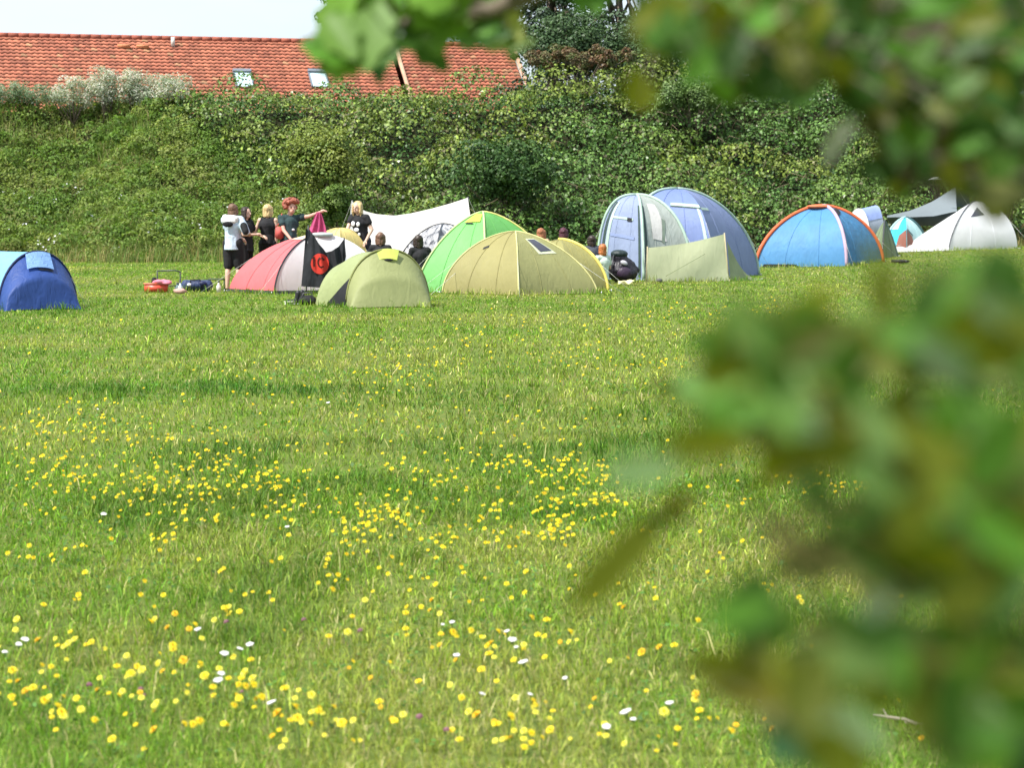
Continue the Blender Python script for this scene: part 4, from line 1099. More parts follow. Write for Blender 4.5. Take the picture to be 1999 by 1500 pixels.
def windbreak():
    t = thing('windbreak', P(1345, 52.6), 'pale green cloth windbreak standing in front of the big blue tent', 'windbreak')
    Mw = fabric('windbreak_cloth', (.56, .58, .37), .7, .3, .05, .35); Mw2 = fabric('windbreak_end_shaded', (.27, .31, .18), .7, .2)  # Mw2 repeats the cloth, darkened in colour as the shaded return
    n, m = 22, 10; G = np.empty((n, m, 3)); Lb, Rb = P(1262, 52.2), P(1424, 52.6); Lt, Rt = Q(1264, 484, 52.3), Q(1414, 457, 52.7)
    for i, s in enumerate(np.linspace(0, 1, n)):
        tp = Lt.lerp(Rt, s); tp.z -= .05 * math.sin(s * PI); bt = Lb.lerp(Rb, s)
        for j, v in enumerate(np.linspace(0, 1, m)):
            q = tp.lerp(bt, v); q.y -= .05 * math.sin(v * PI) * math.sin(s * PI) + .015 * math.sin((s * 9 + v * 4)); G[i, j] = q
    grid_part('cloth_panel', G, Mw, t)
    G = np.empty((12, 8, 3)); A, B = P(1426, 52.65), P(1488, 53.4); At, Bt = Q(1419, 470, 52.75), P(1490, 53.5) + Vector((0, 0, .05))
    for i, s in enumerate(np.linspace(0, 1, 12)):
        for j, v in enumerate(np.linspace(0, 1, 8)):
            tp = Vector(At).lerp(Bt, s); tp.z -= .30 * math.sin(s * PI); G[i, j] = tp.lerp(A.lerp(B, s), v)
    grid_part('end_panel', G, Mw2, t)
    M_wp = plain('wooden_pole', (.42, .36, .22), .6)
    for a, b in ((Lb, Lt), (Rb, Rt)): tube('pole', [Vector(a) - Vector((0, 0, .1)), Vector(b) + Vector((0, 0, .03))], .014, M_wp, t, 7)
    tube('seam', [Q(1300, 539, 52.1), Q(1376, 496, 52.35)], .007, fabric('seam_green', (.25, .29, .15), .7, 0), t, 5)
    bm = bmesh.new(); ell_bm(bm, P(1287, 51.9) + Vector((0, 0, .04)), (.07, .06, .05)); bm_part('ground_weight', bm, plain('grey_weight', (.10, .10, .09), .7), t)
windbreak()

# ---- blue dome with orange edges
def tent_orange():
    t = thing('dome_tent', P(1600, 64), 'blue dome tent with orange pole sleeves', 'tent', TG)
    Mb = fabric('azure_fabric', (.105, .30, .56), .55, .3, .1, .45); Mb2 = fabric('azure_porch', (.075, .24, .44), .55, .25, .2, .8, 6); Mo = fabric('orange_sleeve', (.72, .15, .06), .6, .1); Mp = fabric('pinkish_sleeve', (.50, .36, .46), .6, .1)
    apex = Q(1606, 403, 64.2)
    cs = [(P(1476, 63.4), 1.75), (P(1652, 62.4), 2.0), (P(1722, 64.2), 1.8), (P(1600, 67.0), 1.8)]
    dome(t, cs, apex, [Mb, Mb2, Mb, Mb], seed=100, sleeves=[Mo, Mp, Mo, Mo], sl_r=.05, sag=.02)
    G = dome_panel(cs[1][0], cs[2][0], apex, 2.0, 1.8, seed=101, sag=.02)
    patch(G, 0, 0, 0, 0, .03, 'awning_gap_shade', M_black, t, quad=[(.03, .22), (.70, .20), (.50, .30), (.06, .38)])  # black patch painted on for the shaded opening under the awning
    G = dome_panel(cs[0][0], cs[1][0], apex, 1.75, 2.0, seed=100, sag=.02)
    patch(G, 0, 0, 0, 0, .02, 'base_gap', M_black, t, quad=[(.08, .95), (.42, .965), (.48, .995), (.06, .995)])
    bm = bmesh.new(); ell_bm(bm, Q(1600, 403, 64), (.36, .3, .06)); bm_part('vent_hood', bm, fabric('orange_vent', (.70, .17, .07), .6, .1), t)
tent_orange()

# ---- white tent at the right
def tent_white():
    t = thing('ridge_tent', P(1890, 72), 'white tent with a dark triangular window and a long low porch at the right', 'tent', TG)
    Mw = fabric('white_fly', (.90, .89, .91), .6, .52, .04, .35); Ms = fabric('dark_seam', (.10, .10, .12), .6, 0)
    apex = Q(1904, 393, 72.4)
    cs = [(P(1752, 70.8), 1.06), (P(1852, 70.2), 1.5), (P(1986, 71.8), 2.0), (P(1890, 75.0), 1.6)]
    dome(t, cs, apex, [Mw] * 4, seed=110, sag=.02, sleeves=[None, Ms, None, None], sl_r=.022)
    G = dome_panel(cs[1][0], cs[2][0], apex, 1.5, 2.0, seed=111, sag=.02)
    patch(G, 0, 0, 0, 0, .012, 'window', plain('dark_window', (.05, .05, .07), .3), t, quad=[(.42, .31), (.46, .31), (.60, .47), (.26, .49)])
    # low skirt stretched out to the left
    q = [P(1742, 70.6), P(1800, 70.2), P(1852, 70.1)]
    Gs = np.array([[np.array(a) + np.array([0, .0, .02]), np.array(a) + np.array([.1, .35, .16 + .1 * k])] for k, a in enumerate(q)]); grid_part('porch_skirt', Gs, Mw, t)
tent_white()

def tent_white_blue():
    t = thing('dome_tent', P(1690, 68.5), 'small white and blue tent peeking out behind the orange-edged dome', 'tent', TG)
    Mw = fabric('white_end', (.80, .80, .76), .6, .3); Mb = fabric('periwinkle', (.33, .42, .72), .6, .3); Mv = fabric('lilac_grey', (.42, .46, .55), .6, .25)
    a0 = arch_pts(P(1650, 69.0), P(1700, 67.6), 1.42, 2.2); a1 = arch_pts(P(1690, 70.0), P(1728, 68.2), 1.5, 2.2); b0 = arch_pts(P(1610, 68.0), P(1672, 66.8), .05, 2.2)
    grid_part('end_panel', loft([b0, arch_pts(P(1630, 68.4), P(1690, 67.1), .95, 2.1), a0], 7, 0, 120), Mw, t)
    G = loft([a0, a1], 9, .02, 121); grid_part('fly_panel', G, Mv, t); patch(G, .42, .74, .05, .95, .014, 'blue_window', Mb, t)
    grid_part('end_panel', loft([a1, arch_pts(P(1700, 70.6), P(1738, 69.0), .05, 2.0)], 7, 0, 122), Mv, t)
    tube('pole_sleeve', a0 + np.array([0, -.01, .01]), .02, Mw, t, 6)
tent_white_blue()

def tent_small_green():
    t = thing('ridge_tent', P(1728, 67.6), 'small grey-green tent between the orange-edged dome and the turquoise tent', 'tent', TG)
    Mg = fabric('grey_green', (.17, .22, .13), .65, .2, .1); apex = Q(1727, 431, 67.8)
    cs = [(P(1690, 67.0), 1.2), (P(1722, 66.4), 1.2), (P(1752, 67.4), 1.15), (P(1725, 69.2), 1.2)]
    dome(t, cs, apex, [Mg] * 4, seed=130, sleeves=[None, M_dkgrey, fabric('dark_green_edge', (.03, .06, .05), .6, 0), None], sl_r=.025)
tent_small_green()

def tent_turquoise():
    t = thing('dome_tent', P(1765, 71.5), 'bright turquoise tent with an open reddish doorway beside the white tent', 'tent', TG)
    Mt = fabric('turquoise', (.06, .52, .66), .55, .3, .1); Mp = fabric('pale_mint', (.50, .72, .72), .6, .3); Mr = fabric('red_brown_inner', (.26, .10, .075), .7, .1); Mk = fabric('dark_teal', (.02, .07, .08), .6, 0)
    apex = Q(1768, 425, 72.0)
    cs = [(P(1722, 71.4), 1.6), (P(1770, 70.6), 1.7), (P(1812, 71.6), 1.6), (P(1770, 73.6), 1.7)]
    dome(t, cs, apex, [Mt, Mp, Mp, Mt], seed=140, sleeves=[Mp, None, Mk, None], sl_r=.035)
    G = dome_panel(cs[0][0], cs[1][0], apex, 1.6, 1.7, seed=140); G2 = dome_panel(cs[1][0], cs[2][0], apex, 1.7, 1.6, seed=141)
    patch(G, 0, 0, 0, 0, .02, 'doorway', Mr, t, quad=[(.62, .64), (1, .52), (1, .97), (.5, .97)]); patch(G2, 0, 0, 0, 0, .02, 'doorway', Mr, t, quad=[(0, .52), (.3, .66), (.42, .97), (0, .97)])
    patch(G2, 0, 0, 0, 0, .03, 'door_edge', Mk, t, quad=[(0, .49), (.34, .63), (.34, .67), (0, .53)])
    patch(G, .02, .5, .05, .45, .015, 'pale_panel', Mp, t)
tent_turquoise()

def tarp_grey():
    t = thing('tarp_shelter', P(1800, 73), 'grey tarp pulled up to a pole behind the white tent', 'tarp')
    Mg = fabric('slate_tarp', (.19, .22, .235), .6, .2, .06, .4, 1.5); Md = fabric('tarp_shade_side', (.07, .085, .09), .7, .05)  # Md is the same tarp with shade put into its colour
    tp = [(1732, 421), (1775, 409), (1820, 391), (1866, 364)]; bt = [(1734, 424), (1780, 424), (1822, 422), (1868, 412)]
    n, m = 22, 8; G = np.empty((n, m, 3)); D = np.empty((n, 4, 3))
    for i, s in enumerate(np.linspace(0, 1, n)):
        px = 1732 + 134 * s
        ty = np.interp(px, [p[0] for p in tp], [p[1] for p in tp]) + 3 * math.sin(s * PI); by = np.interp(px, [p[0] for p in bt], [p[1] for p in bt])
        a = np.array(Q(px, ty, 74.2)); b = np.array(Q(px + 2 * s, by, 72.6)); c = np.array(Q(px + 4, by + 10 + 12 * s, 74.6))
        for j, v in enumerate(np.linspace(0, 1, m)): G[i, j] = a * (1 - v) + b * v + np.array([0, .04 * math.sin(s * 12 + v * 4), -.04 * math.sin(v * PI)])
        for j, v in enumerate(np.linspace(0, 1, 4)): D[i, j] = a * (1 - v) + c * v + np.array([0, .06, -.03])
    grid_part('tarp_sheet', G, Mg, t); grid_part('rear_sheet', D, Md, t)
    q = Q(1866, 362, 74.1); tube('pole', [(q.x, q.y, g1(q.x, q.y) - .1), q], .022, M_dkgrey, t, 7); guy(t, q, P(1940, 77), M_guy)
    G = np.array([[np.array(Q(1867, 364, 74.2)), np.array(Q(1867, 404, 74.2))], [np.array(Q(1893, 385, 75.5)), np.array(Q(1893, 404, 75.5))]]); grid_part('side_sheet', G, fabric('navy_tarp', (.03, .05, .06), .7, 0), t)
tarp_grey()

# ---- the black flag on two poles
def flag():
    t = thing('banner', P(630, 44.0), 'black banner with a red round emblem hung between two poles', 'banner')
    Mk = fabric('banner_black', (.022, .023, .028), .75, .08, .4, .5, 4); Mr = fabric('emblem_red', (.62, .045, .03), .7, .1, .1); Md = fabric('emblem_dark', (.05, .008, .006), .7, 0)
    n, m = 44, 26
    tx = [597, 603, 612, 622, 636, 648, 660, 672]; ty = [446, 447, 459, 474, 493, 490, 482, 466]
    bx = [588, 610, 628, 646, 656, 664, 670, 676]; by = [559, 561, 562, 558, 548, 536, 520, 500]
    def pos(s, v, off=0.0):
        px = 597 + 75 * s; a = np.array(Q(px, np.interp(px, tx, ty), 43.9)); k = np.interp(px, tx, bx); b = np.array(Q(k, np.interp(px, tx, by), 43.9))
        q = a * (1 - v) + b * v
        q[1] += .05 * math.sin(s * 15 + 1.5 * v) * (1 - .4 * v) + .03 * math.sin(s * 31 + v * 4) - off
        return q
    G = np.array([[pos(s, v) for v in np.linspace(0, 1, m)] for s in np.linspace(0, 1, n)]); grid_part('cloth', G, Mk, t)
    # emblem: disc about px 625, py 514
    def inv(px, py):
        best = None
        for s in np.linspace(0, 1, 61):
            for v in np.linspace(0, 1, 41):
                q = pos(s, v); X = CX + q[0] / (q[1] * ct - (q[2] - CAMZ) * st) * F; d = (X - px) ** 2 + ((zat(py, 43.9) - q[2]) * 102) ** 2
                if best is None or d < best[0]: best = (d, s, v)
        return best[1], best[2]
    R = 18.0; rings = 7; seg = 28; V = []; Fc = []
    for i in range(rings + 1):
        for k in range(seg):
            a = 2 * PI * k / seg; r = R * i / rings
            V.append(Vector((px_w := (xat(624 + r * math.cos(a) * .98, 43.9)), 0, zat(515 + r * math.sin(a) * 1.1, 43.9))))
    def surf_y(x, z):
        px = CX + x / 43.9 * F; s = (px - 597) / 75
        for _ in range(3):
            top = zat(np.interp(597 + 75 * s, tx, ty), 43.9); k = 597 + 75 * s; bot = zat(np.interp(k, tx, by), 43.9); v = np.clip((top - z) / (top - bot), 0, 1)
            s = (px - 597 - v * (np.interp(k, tx, bx) - k)) / 75
        return pos(float(np.clip(s, 0, 1)), float(v))[1]
    def sheet(name, grid2, mat, off):
        G = np.array([[(x, surf_y(x, z) - off, z) for (x, z) in row] for row in grid2]); return grid_part(name, G, mat, t)
    def xz(px, py): return (xat(px, 43.9), zat(py, 43.9))
    sheet('emblem', [[xz(624 + R * i / 7 * math.cos(2 * PI * k / seg) * .98, 515 + R * i / 7 * math.sin(2 * PI * k / seg) * 1.12) for k in range(seg + 1)] for i in range(8)], Mr, .035)
    def stroke(pts, wd):
        pts = [np.array(p, float) for p in pts]; rows = []
        for i, p in enumerate(pts):
            d = pts[min(i + 1, len(pts) - 1)] - pts[max(i - 1, 0)]; d /= np.linalg.norm(d); nrm = np.array([-d[1], d[0]]) * wd
            rows.append([xz(*(p + nrm)), xz(*(p - nrm))])
        sheet('emblem_mark', rows, Md, .048)
    stroke([(613, 502), (612.6, 511), (613, 521)], 1.6)
    stroke([(609.5, 505), (613, 501.5)], 1.1)
    stroke([(633, 508), (629, 503), (624, 503.5), (621, 508), (620.4, 513.5), (622.4, 519), (627, 522), (632, 520)], 1.6)
    for px, py, pb in ((602, 440, 597), (672, 464, 674)):
        a = Q(px, py, 43.96); b = P(pb, 44.0); tube('pole', [b - Vector((0, 0, .15)), a], .013, M_dkgrey, t, 7)
flag()

# ------------------------------------------------------------------ people
M_eye = plain('eye_dark', (.02, .015, .012), .3); M_lip = plain('lip', (.36, .12, .10), .5)
SKIN = [plain('fair_skin', (.62, .40, .30), .55, spec=.35, var=.05), plain('pink_skin', (.58, .33, .25), .55, spec=.35, var=.05), plain('tan_skin', (.46, .27, .18), .55, spec=.35, var=.05)]

def person(label, px, Y, H, yaw, skin=0, rhand=None, lhand=None, seated=False, lean=(0, 0), head=(0, 0), hair=None, top=None, bottom=None, shoes=None, group='people standing and sitting among the tents', zoff=0, crouch=0):
    """yaw 0 faces the camera; hands are offsets (right, away, up) from the ground point under the pelvis, in metres, in world directions"""
    b = P(px, Y); t = thing('person', b, label, 'person', group)
    k = H / 1.7; a = math.radians(yaw); ca, sa = math.cos(a), math.sin(a)
    def W(x, y, z): x, y, z = x * k, y * k, z * k; return Vector((b.x + x * ca - y * sa, b.y + x * sa + y * ca, b.z + z + zoff))
    pz = .14 if seated else .93
    lx, ly = lean
    def T(x, y, z):     # torso points lean with height above the pelvis
        f = (z - .93) * 1.0
        return W(x, y, z - .93 + pz) + Vector((lx * f, ly * f, 0)) * k
    pel = T(0, 0, .93); waist = T(0, .0, 1.08); chest = T(0, .01, 1.27); neck = T(0, .015, 1.43); hd = T(0, -.02, 1.575) + Vector((head[0], head[1], 0))
    sh = {s: T(s * .165, .01, 1.38) for s in (-1, 1)}
    bm = bmesh.new()
    cap_bm(bm, pel, .125 * k, waist, .115 * k, 14); cap_bm(bm, waist, .115 * k, chest, .135 * k, 14)
    cap_bm(bm, chest + (sh[-1] - sh[1]) * .18, .11 * k, chest + (sh[1] - sh[-1]) * .18, .11 * k, 14)
    cap_bm(bm, sh[-1], .055 * k, sh[1], .055 * k); cap_bm(bm, neck - Vector((0, 0, .04)), .055 * k, hd, .05 * k)
    fw = Vector((sa, -ca, 0)); rt = Vector((ca, sa, 0)); up = Vector((0, 0, 1))
    def E(c, r): ell_bm(bm, c, r, rot=(0, 0, a))
    E(hd + up * .02 * k + fw * -.008 * k, (.076 * k, .095 * k, .10 * k)); E(hd - up * .055 * k + fw * .022 * k, (.055 * k, .066 * k, .06 * k))
    cap_bm(bm, hd + fw * .088 * k + up * .01 * k, .011 * k, hd + fw * .106 * k - up * .022 * k, .015 * k, 8)
    for s in (-1, 1): E(hd + rt * s * .078 * k - up * .005 * k, (.012 * k, .024 * k, .032 * k))
    legs = {}
    for s in (-1, 1):
        hip = T(s * .09, 0, .92)
        if seated:
            kn = W(s * .16, -.40, .40); an = W(s * .12, -.30 - .25, .06); toe = W(s * .13, -.68, .04)
        elif crouch:
            kn = W(s * .14, -.22, .46); an = W(s * .11, .02, .08); toe = W(s * .12, -.14, .03)
        else:
            kn = W(s * .10, -.02 + .03 * s, .49); an = W(s * .105, .03 + .04 * s, .085); toe = W(s * .125, -.11 + .04 * s, .03)
        legs[s] = (hip, kn, an, toe)
        cap_bm(bm, hip, .085 * k, kn, .054 * k); cap_bm(bm, kn, .053 * k, kn.lerp(an, .35) + fw * -.012, .055 * k); cap_bm(bm, kn.lerp(an, .35) + fw * -.012, .055 * k, an, .034 * k); cap_bm(bm, an - up * .03 * k, .036 * k, toe, .03 * k, 10)
    arms = {}
    for s, hnd in ((-1, rhand), (1, lhand)):
        # s=-1 is the figure's own right when it faces the camera
        S0 = sh[s]
        if hnd is None:
            if seated: Wp = W(s * .17, -.30, .36)
            else: Wp = S0 + rt * s * .09 * k + fw * .05 * k - up * .51 * k
        else: Wp = Vector((b.x + hnd[0], b.y + hnd[1], b.z + hnd[2]))
        d = Wp - S0; Lm = .53 * k
        if d.length > Lm * .995: d = d.normalized() * Lm * .995; Wp = S0 + d
        h = math.sqrt(max((Lm / 2) ** 2 - (d.length / 2) ** 2, 0))
        side = (-up * 1.0 + rt * s * .7 - fw * .3); side = (side - d.normalized() * side.dot(d.normalized())).normalized()
        El = S0 + d * .5 + side * h
        arms[s] = (S0, El, Wp)
        cap_bm(bm, S0, .048 * k, El, .037 * k); cap_bm(bm, El, .037 * k, Wp, .025 * k)
        f = (Wp - El).normalized(); pn = f.cross(up); pn = pn.normalized() if pn.length > .1 else rt.copy(); dn = pn.cross(f).normalized()
        pc = Wp + f * .045 * k
        ell_bm(bm, pc, (.036 * k, .036 * k, .036 * k)); cap_bm(bm, Wp, .025 * k, Wp + f * .075 * k, .03 * k, 10)
        for q, (o, ln) in enumerate(((-.03, .062), (-.011, .076), (.010, .070), (.029, .054))):
            p0 = Wp + f * .085 * k + pn * o * k; p1 = p0 + (f * .8 + dn * -.25).normalized() * ln * .55 * k; p2 = p1 + (f * .45 - dn * .8).normalized() * ln * .5 * k
            cap_bm(bm, p0, .0095 * k, p1, .009 * k, 7); cap_bm(bm, p1, .009 * k, p2, .0075 * k, 7)
        p0 = Wp + f * .03 * k - pn * .03 * k; p1 = p0 + (f * .6 - pn * .7).normalized() * .035 * k; p2 = p1 + (f * .8 - dn * .4).normalized() * .03 * k
        cap_bm(bm, p0, .012 * k, p1, .0105 * k, 7); cap_bm(bm, p1, .0105 * k, p2, .008 * k, 7)
    remesh('body', bm, .0085, SKIN[skin], t, 2)
    for s in (-1, 1):
        bm = bmesh.new(); ell_bm(bm, hd + fw * .083 * k + rt * s * .031 * k + up * .016 * k, (.0125 * k, .008 * k, .007 * k), rot=(0, 0, a), seg=8, ring=6); bm_part('eye', bm, M_eye, t)
    bm = bmesh.new(); ell_bm(bm, hd + fw * .083 * k - up * .052 * k, (.022 * k, .008 * k, .007 * k), rot=(0, 0, a), seg=8, ring=6); bm_part('mouth', bm, M_lip, t)
    if hair:
        bm = bmesh.new(); r = random.Random(hash(label) % 1000 if False else len(label)); st_ = hair['style']
        ell_bm(bm, hd + up * .045 * k - fw * .03 * k, (.092 * k, .098 * k, .094 * k), rot=(0, 0, a))
        if st_ == 'curly':
            for _ in range(70):
                d = Vector((r.gauss(0, 1), r.gauss(0, 1), r.gauss(0, 1))).normalized()
                if d.dot(fw) > .45 and d.z < .45: continue
                if d.z < -.45: continue
                q = hd + up * .06 * k - fw * .02 * k + Vector((d.x * .145, d.y * .12, d.z * .115)) * k; ell_bm(bm, q, (.045 * k,) * 3, seg=8, ring=6)
        else:
            ln = hair.get('len', .1)
            for s in np.linspace(-1, 1, 9):
                an_ = s * 1.9
                o = (-fw * math.cos(an_) * .085 + rt * math.sin(an_) * .083) * k
                p0 = hd + o + up * .06 * k
                if abs(s) > .9 and ln < .15: continue
                p1 = hd + o * 1.12 - up * (ln * .55) * k; p2 = hd + o * 1.0 - up * ln * k - fw * .02 * k
                cap_bm(bm, p0, .026 * k, p1, .025 * k, 8); cap_bm(bm, p1, .025 * k, p2, .014 * k, 8)
            if st_ == 'bun': ell_bm(bm, hd + up * .14 * k - fw * .05 * k, (.05 * k,) * 3)
        remesh('hair', bm, .011, hair['mat'], t, 1, noise=.016 if st_ == 'curly' else .009, nscale=60)
    if top:
        bm = bmesh.new(); e = top.get('ease', .016) * k
        hem = top.get('hem', .88)
        lo = T(0, 0, hem); cap = lambda p, r, q, s_, n=16: tube_bm(bm, [p, q], [r, s_], n)
        cap(lo, .150 * k + e, waist, .128 * k + e); cap_bm(bm, waist, .122 * k + e, chest, .138 * k + e, 16)
        cap_bm(bm, chest + (sh[-1] - sh[1]) * .2, .108 * k + e, chest + (sh[1] - sh[-1]) * .2, .108 * k + e, 16)
        if not top.get('vest'): cap_bm(bm, sh[-1], .058 * k + e, sh[1], .058 * k + e)
        else: cap_bm(bm, sh[-1].lerp(sh[1], .14), .042 * k + e, sh[1].lerp(sh[-1], .14), .042 * k + e)
        sl = top.get('sleeve', .55)
        for s in (-1, 1):
            S0, El, Wp = arms[s]
            if top.get('vest'): continue
            if sl <= 1:
                q = S0.lerp(El, sl); cap_bm(bm, S0, .056 * k + e, S0.lerp(El, sl * .9), .052 * k + e, 10); tube_bm(bm, [S0.lerp(El, sl * .5), q], [.056 * k + e, .058 * k + e], 12)
            else:
                cap_bm(bm, S0, .056 * k + e, El, .046 * k + e); tube_bm(bm, [El, El.lerp(Wp, sl - 1)], [.044 * k + e, .036 * k + e], 12)
        if top.get('hood'):
            ell_bm(bm, neck - fw * .11 * k + up * .0 * k, (.135 * k, .085 * k, .075 * k), rot=(0, 0, a)); cap_bm(bm, neck + rt * -.09 * k, .05 * k, neck + rt * .09 * k, .05 * k)
        g = remesh(top['name'], bm, .011, top['mat'], t, 2, noise=.008, nscale=9)
        for (nm, mat, c, r_) in top.get('prints', []):
            bm = bmesh.new(); q = T(c[0], 0, c[1]) + fw * (top.get('pd', .155) * k) * (1 if c[2] > 0 else -1); ell_bm(bm, q, (r_[0] * k, .016 * k, r_[1] * k), rot=(0, 0, a)); bm_part(nm, bm, mat, t)
    if bottom:
        bm = bmesh.new(); e = bottom.get('ease', .018) * k; ln = bottom.get('len', .9)
        cap_bm(bm, T(0, 0, .90), .128 * k + e, T(0, 0, 1.0), .122 * k + e, 16)
        for s in (-1, 1):
            hip, kn, an, toe = legs[s]
            if ln <= 1:
                tube_bm(bm, [hip, hip.lerp(kn, ln)], [.092 * k + e, .070 * k + e], 14); ell_bm(bm, hip, (.092 * k + e,) * 3)
            else:
                cap_bm(bm, hip, .092 * k + e, kn, .060 * k + e); tube_bm(bm, [kn, kn.lerp(an, ln - 1)], [.060 * k + e, .046 * k + e], 12)
        remesh(bottom['name'], bm, .012, bottom['mat'], t, 2, noise=.006, nscale=9)
    if shoes:
        for s in (-1, 1):
            hip, kn, an, toe = legs[s]; bm = bmesh.new(); cap_bm(bm, an - up * .04 * k, .048 * k, toe, .042 * k); remesh('shoe', bm, .012, shoes, t, 1)
    return t, dict(hd=hd, arms=arms, fw=fw, rt=rt, neck=neck, chest=chest, T=T)

Mden = fabric('pale_denim', (.52, .62, .72), .8, .05, .22, .6, 7); Mwhite = fabric('white_cotton', (.80, .79, .78), .8, .1); Mblk = fabric('black_cotton', (.017, .017, .019), .85, 0, .3); Mteal = fabric('dark_teal_tee', (.028, .055, .058), .85, 0, .3)
H_dark = plain('dark_hair', (.032, .020, .014), .5, var=.4, scale=30); H_blond = plain('blond_hair', (.56, .40, .19), .5, var=.4, scale=30); H_red = plain('red_hair', (.30, .085, .05), .5, var=.4, scale=30); H_brown = plain('brown_hair', (.14, .075, .045), .5, var=.4, scale=30); H_ginger = plain('ginger_hair', (.40, .13, .035), .5, var=.4, scale=30); H_plum = plain('plum_hair', (.07, .018, .03), .5, var=.4, scale=30)
M_shoe = plain('black_shoe', (.02, .02, .02), .6); M_pale = plain('print_white', (.74, .74, .76), .7); M_hood = fabric('black_lining', (.012, .012, .014), .9, 0)

t1, i1 = person('person from behind in pale denim jacket, white hood and black shorts', 456, 46.6, 1.74, 160, 0, lhand=(.16, .3, 1.02), rhand=(.30, .10, 1.15), hair=dict(style='straight', mat=H_brown, len=.10),
    top=dict(name='denim_jacket', mat=Mden, sleeve=1.15, hem=.80, ease=.034), bottom=dict(name='shorts', mat=Mblk, len=1.02, ease=.04), shoes=None)
bm = bmesh.new(); nk = i1['neck']; fw = i1['fw']; rt = i1['rt']
cap_bm(bm, nk - fw * .10 - rt * .13 + Vector((0, 0, -.01)), .055, nk - fw * .11 + rt * .11 + Vector((0, 0, .01)), .06); ell_bm(bm, nk - fw * .13 - Vector((0, 0, .07)), (.17, .08, .06)); cap_bm(bm, nk - rt * .16 - Vector((0, 0, .06)), .05, nk - rt * .21 - Vector((0, 0, .22)), .06)
remesh('white_hood', bm, .012, Mwhite, t1, 2, .006, 12)
bm = bmesh.new(); ell_bm(bm, nk - fw * .215 - Vector((0, 0, .13)), (.11, .03, .055)); bm_part('hood_lining', bm, M_hood, t1)
bm = bmesh.new(); cap_bm(bm, i1['arms'][-1][0] * .6 + i1['arms'][-1][1] * .4 + Vector((.03, -.06, -.02)), .075, i1['arms'][-1][1] + Vector((0, -.05, 0)), .07); remesh('black_sleeve', bm, .012, Mblk, t1, 2)

person('person with dark hair and black top facing right, half hidden by the one in denim', 481, 47.3, 1.68, 60, 0, rhand=(.22, -.1, 1.12), lhand=(.34, .05, 1.08), hair=dict(style='straight', mat=H_dark, len=.16), top=dict(name='black_top', mat=Mblk, sleeve=.6, hem=.78), bottom=dict(name='trousers', mat=Mblk, len=1.95), shoes=M_shoe)
person('blond person in a sleeveless black top seen from behind, one arm stretched left', 524, 47.6, 1.73, 165, 0, rhand=(.16, -.05, .80), lhand=(-.46, -.12, 1.22), head=(.0, 0), hair=dict(style='straight', mat=H_blond, len=.12), top=dict(name='vest_top', mat=Mblk, vest=True, hem=.90, ease=.022), bottom=dict(name='trousers', mat=Mblk, len=1.95), shoes=M_shoe)
t4, i4 = person('person with big curly red hair holding one arm out to the right', 566, 47.0, 1.79, 22, 1, lhand=(.72, -.20, 1.60), rhand=(.06, -.3, 1.02), head=(.04, 0), hair=dict(style='curly', mat=H_red), top=dict(name='t_shirt', mat=Mteal, sleeve=.5, hem=.86, prints=[('shirt_print', M_pale, (.03, 1.16, 1), (.03, .022))]), bottom=dict(name='trousers', mat=Mblk, len=1.95), shoes=M_shoe)
t5, i5 = person('blond person in a black patterned tee leaning over behind the yellow tent top', 707, 48.4, 1.80, -28, 0, rhand=(-.36, -.30, 1.03), lhand=(.10, -.25, .98), lean=(-.12, -.05), hair=dict(style='straight', mat=H_blond, len=.17), top=dict(name='t_shirt', mat=Mblk, sleeve=.5, hem=.84, prints=[('shirt_print', M_pale, (-.06, 1.26, 1), (.045, .05)), ('shirt_print', M_pale, (.055, 1.25, 1), (.04, .045)), ('shirt_print', M_pale, (0, 1.14, 1), (.06, .04)), ('shirt_print', M_pale, (.05, 1.05, 1), (.03, .03))]), bottom=dict(name='trousers', mat=fabric('dark_purple', (.025, .02, .035), .8, 0), len=1.95), shoes=M_shoe)
# seated
person('seated person with brown hair seen just above the olive tent', 743, 47.0, 1.66, 175, 0, seated=True, zoff=.27, hair=dict(style='straight', mat=H_brown, len=.12), top=dict(name='black_top', mat=Mblk, sleeve=.6), bottom=dict(name='trousers', mat=Mblk, len=1.95), shoes=M_shoe)
person('dark-haired person in black sitting in front of the grey speckled tent', 826, 46.9, 1.66, 195, 1, seated=True, zoff=.22, lean=(-.15, 0), hair=dict(style='straight', mat=H_dark, len=.12), top=dict(name='black_top', mat=Mblk, sleeve=1.6), bottom=dict(name='trousers', mat=Mblk, len=1.95), shoes=M_shoe)
person('seated person with dark plum hair behind the yellow tent end', 1100, 50.5, 1.66, 155, 1, seated=True, zoff=.34, hair=dict(style='straight', mat=H_plum, len=.11), top=dict(name='black_top', mat=Mblk, sleeve=1.6), bottom=dict(name='trousers', mat=Mblk, len=1.95), shoes=M_shoe)
person('seated person with fair reddish hair behind the tan tent, left of the plum-haired one', 1056, 51.0, 1.60, 150, 1, seated=True, zoff=.36, hair=dict(style='straight', mat=plain('sandy_hair', (.34, .13, .06), .6), len=.15), top=dict(name='tan_top', mat=fabric('tan_cotton', (.42, .27, .17), .8, 0), sleeve=1.6), bottom=dict(name='trousers', mat=Mblk, len=1.95), shoes=M_shoe)
person('dark-haired person in a charcoal jacket sitting left of the big blue tent', 1155, 51.8, 1.66, -165, 1, seated=True, zoff=.16, hair=dict(style='straight', mat=H_dark, len=.10), top=dict(name='jacket', mat=fabric('charcoal', (.055, .06, .075), .8, 0, .3), sleeve=1.8, ease=.03), bottom=dict(name='trousers', mat=Mblk, len=1.95), shoes=M_shoe)
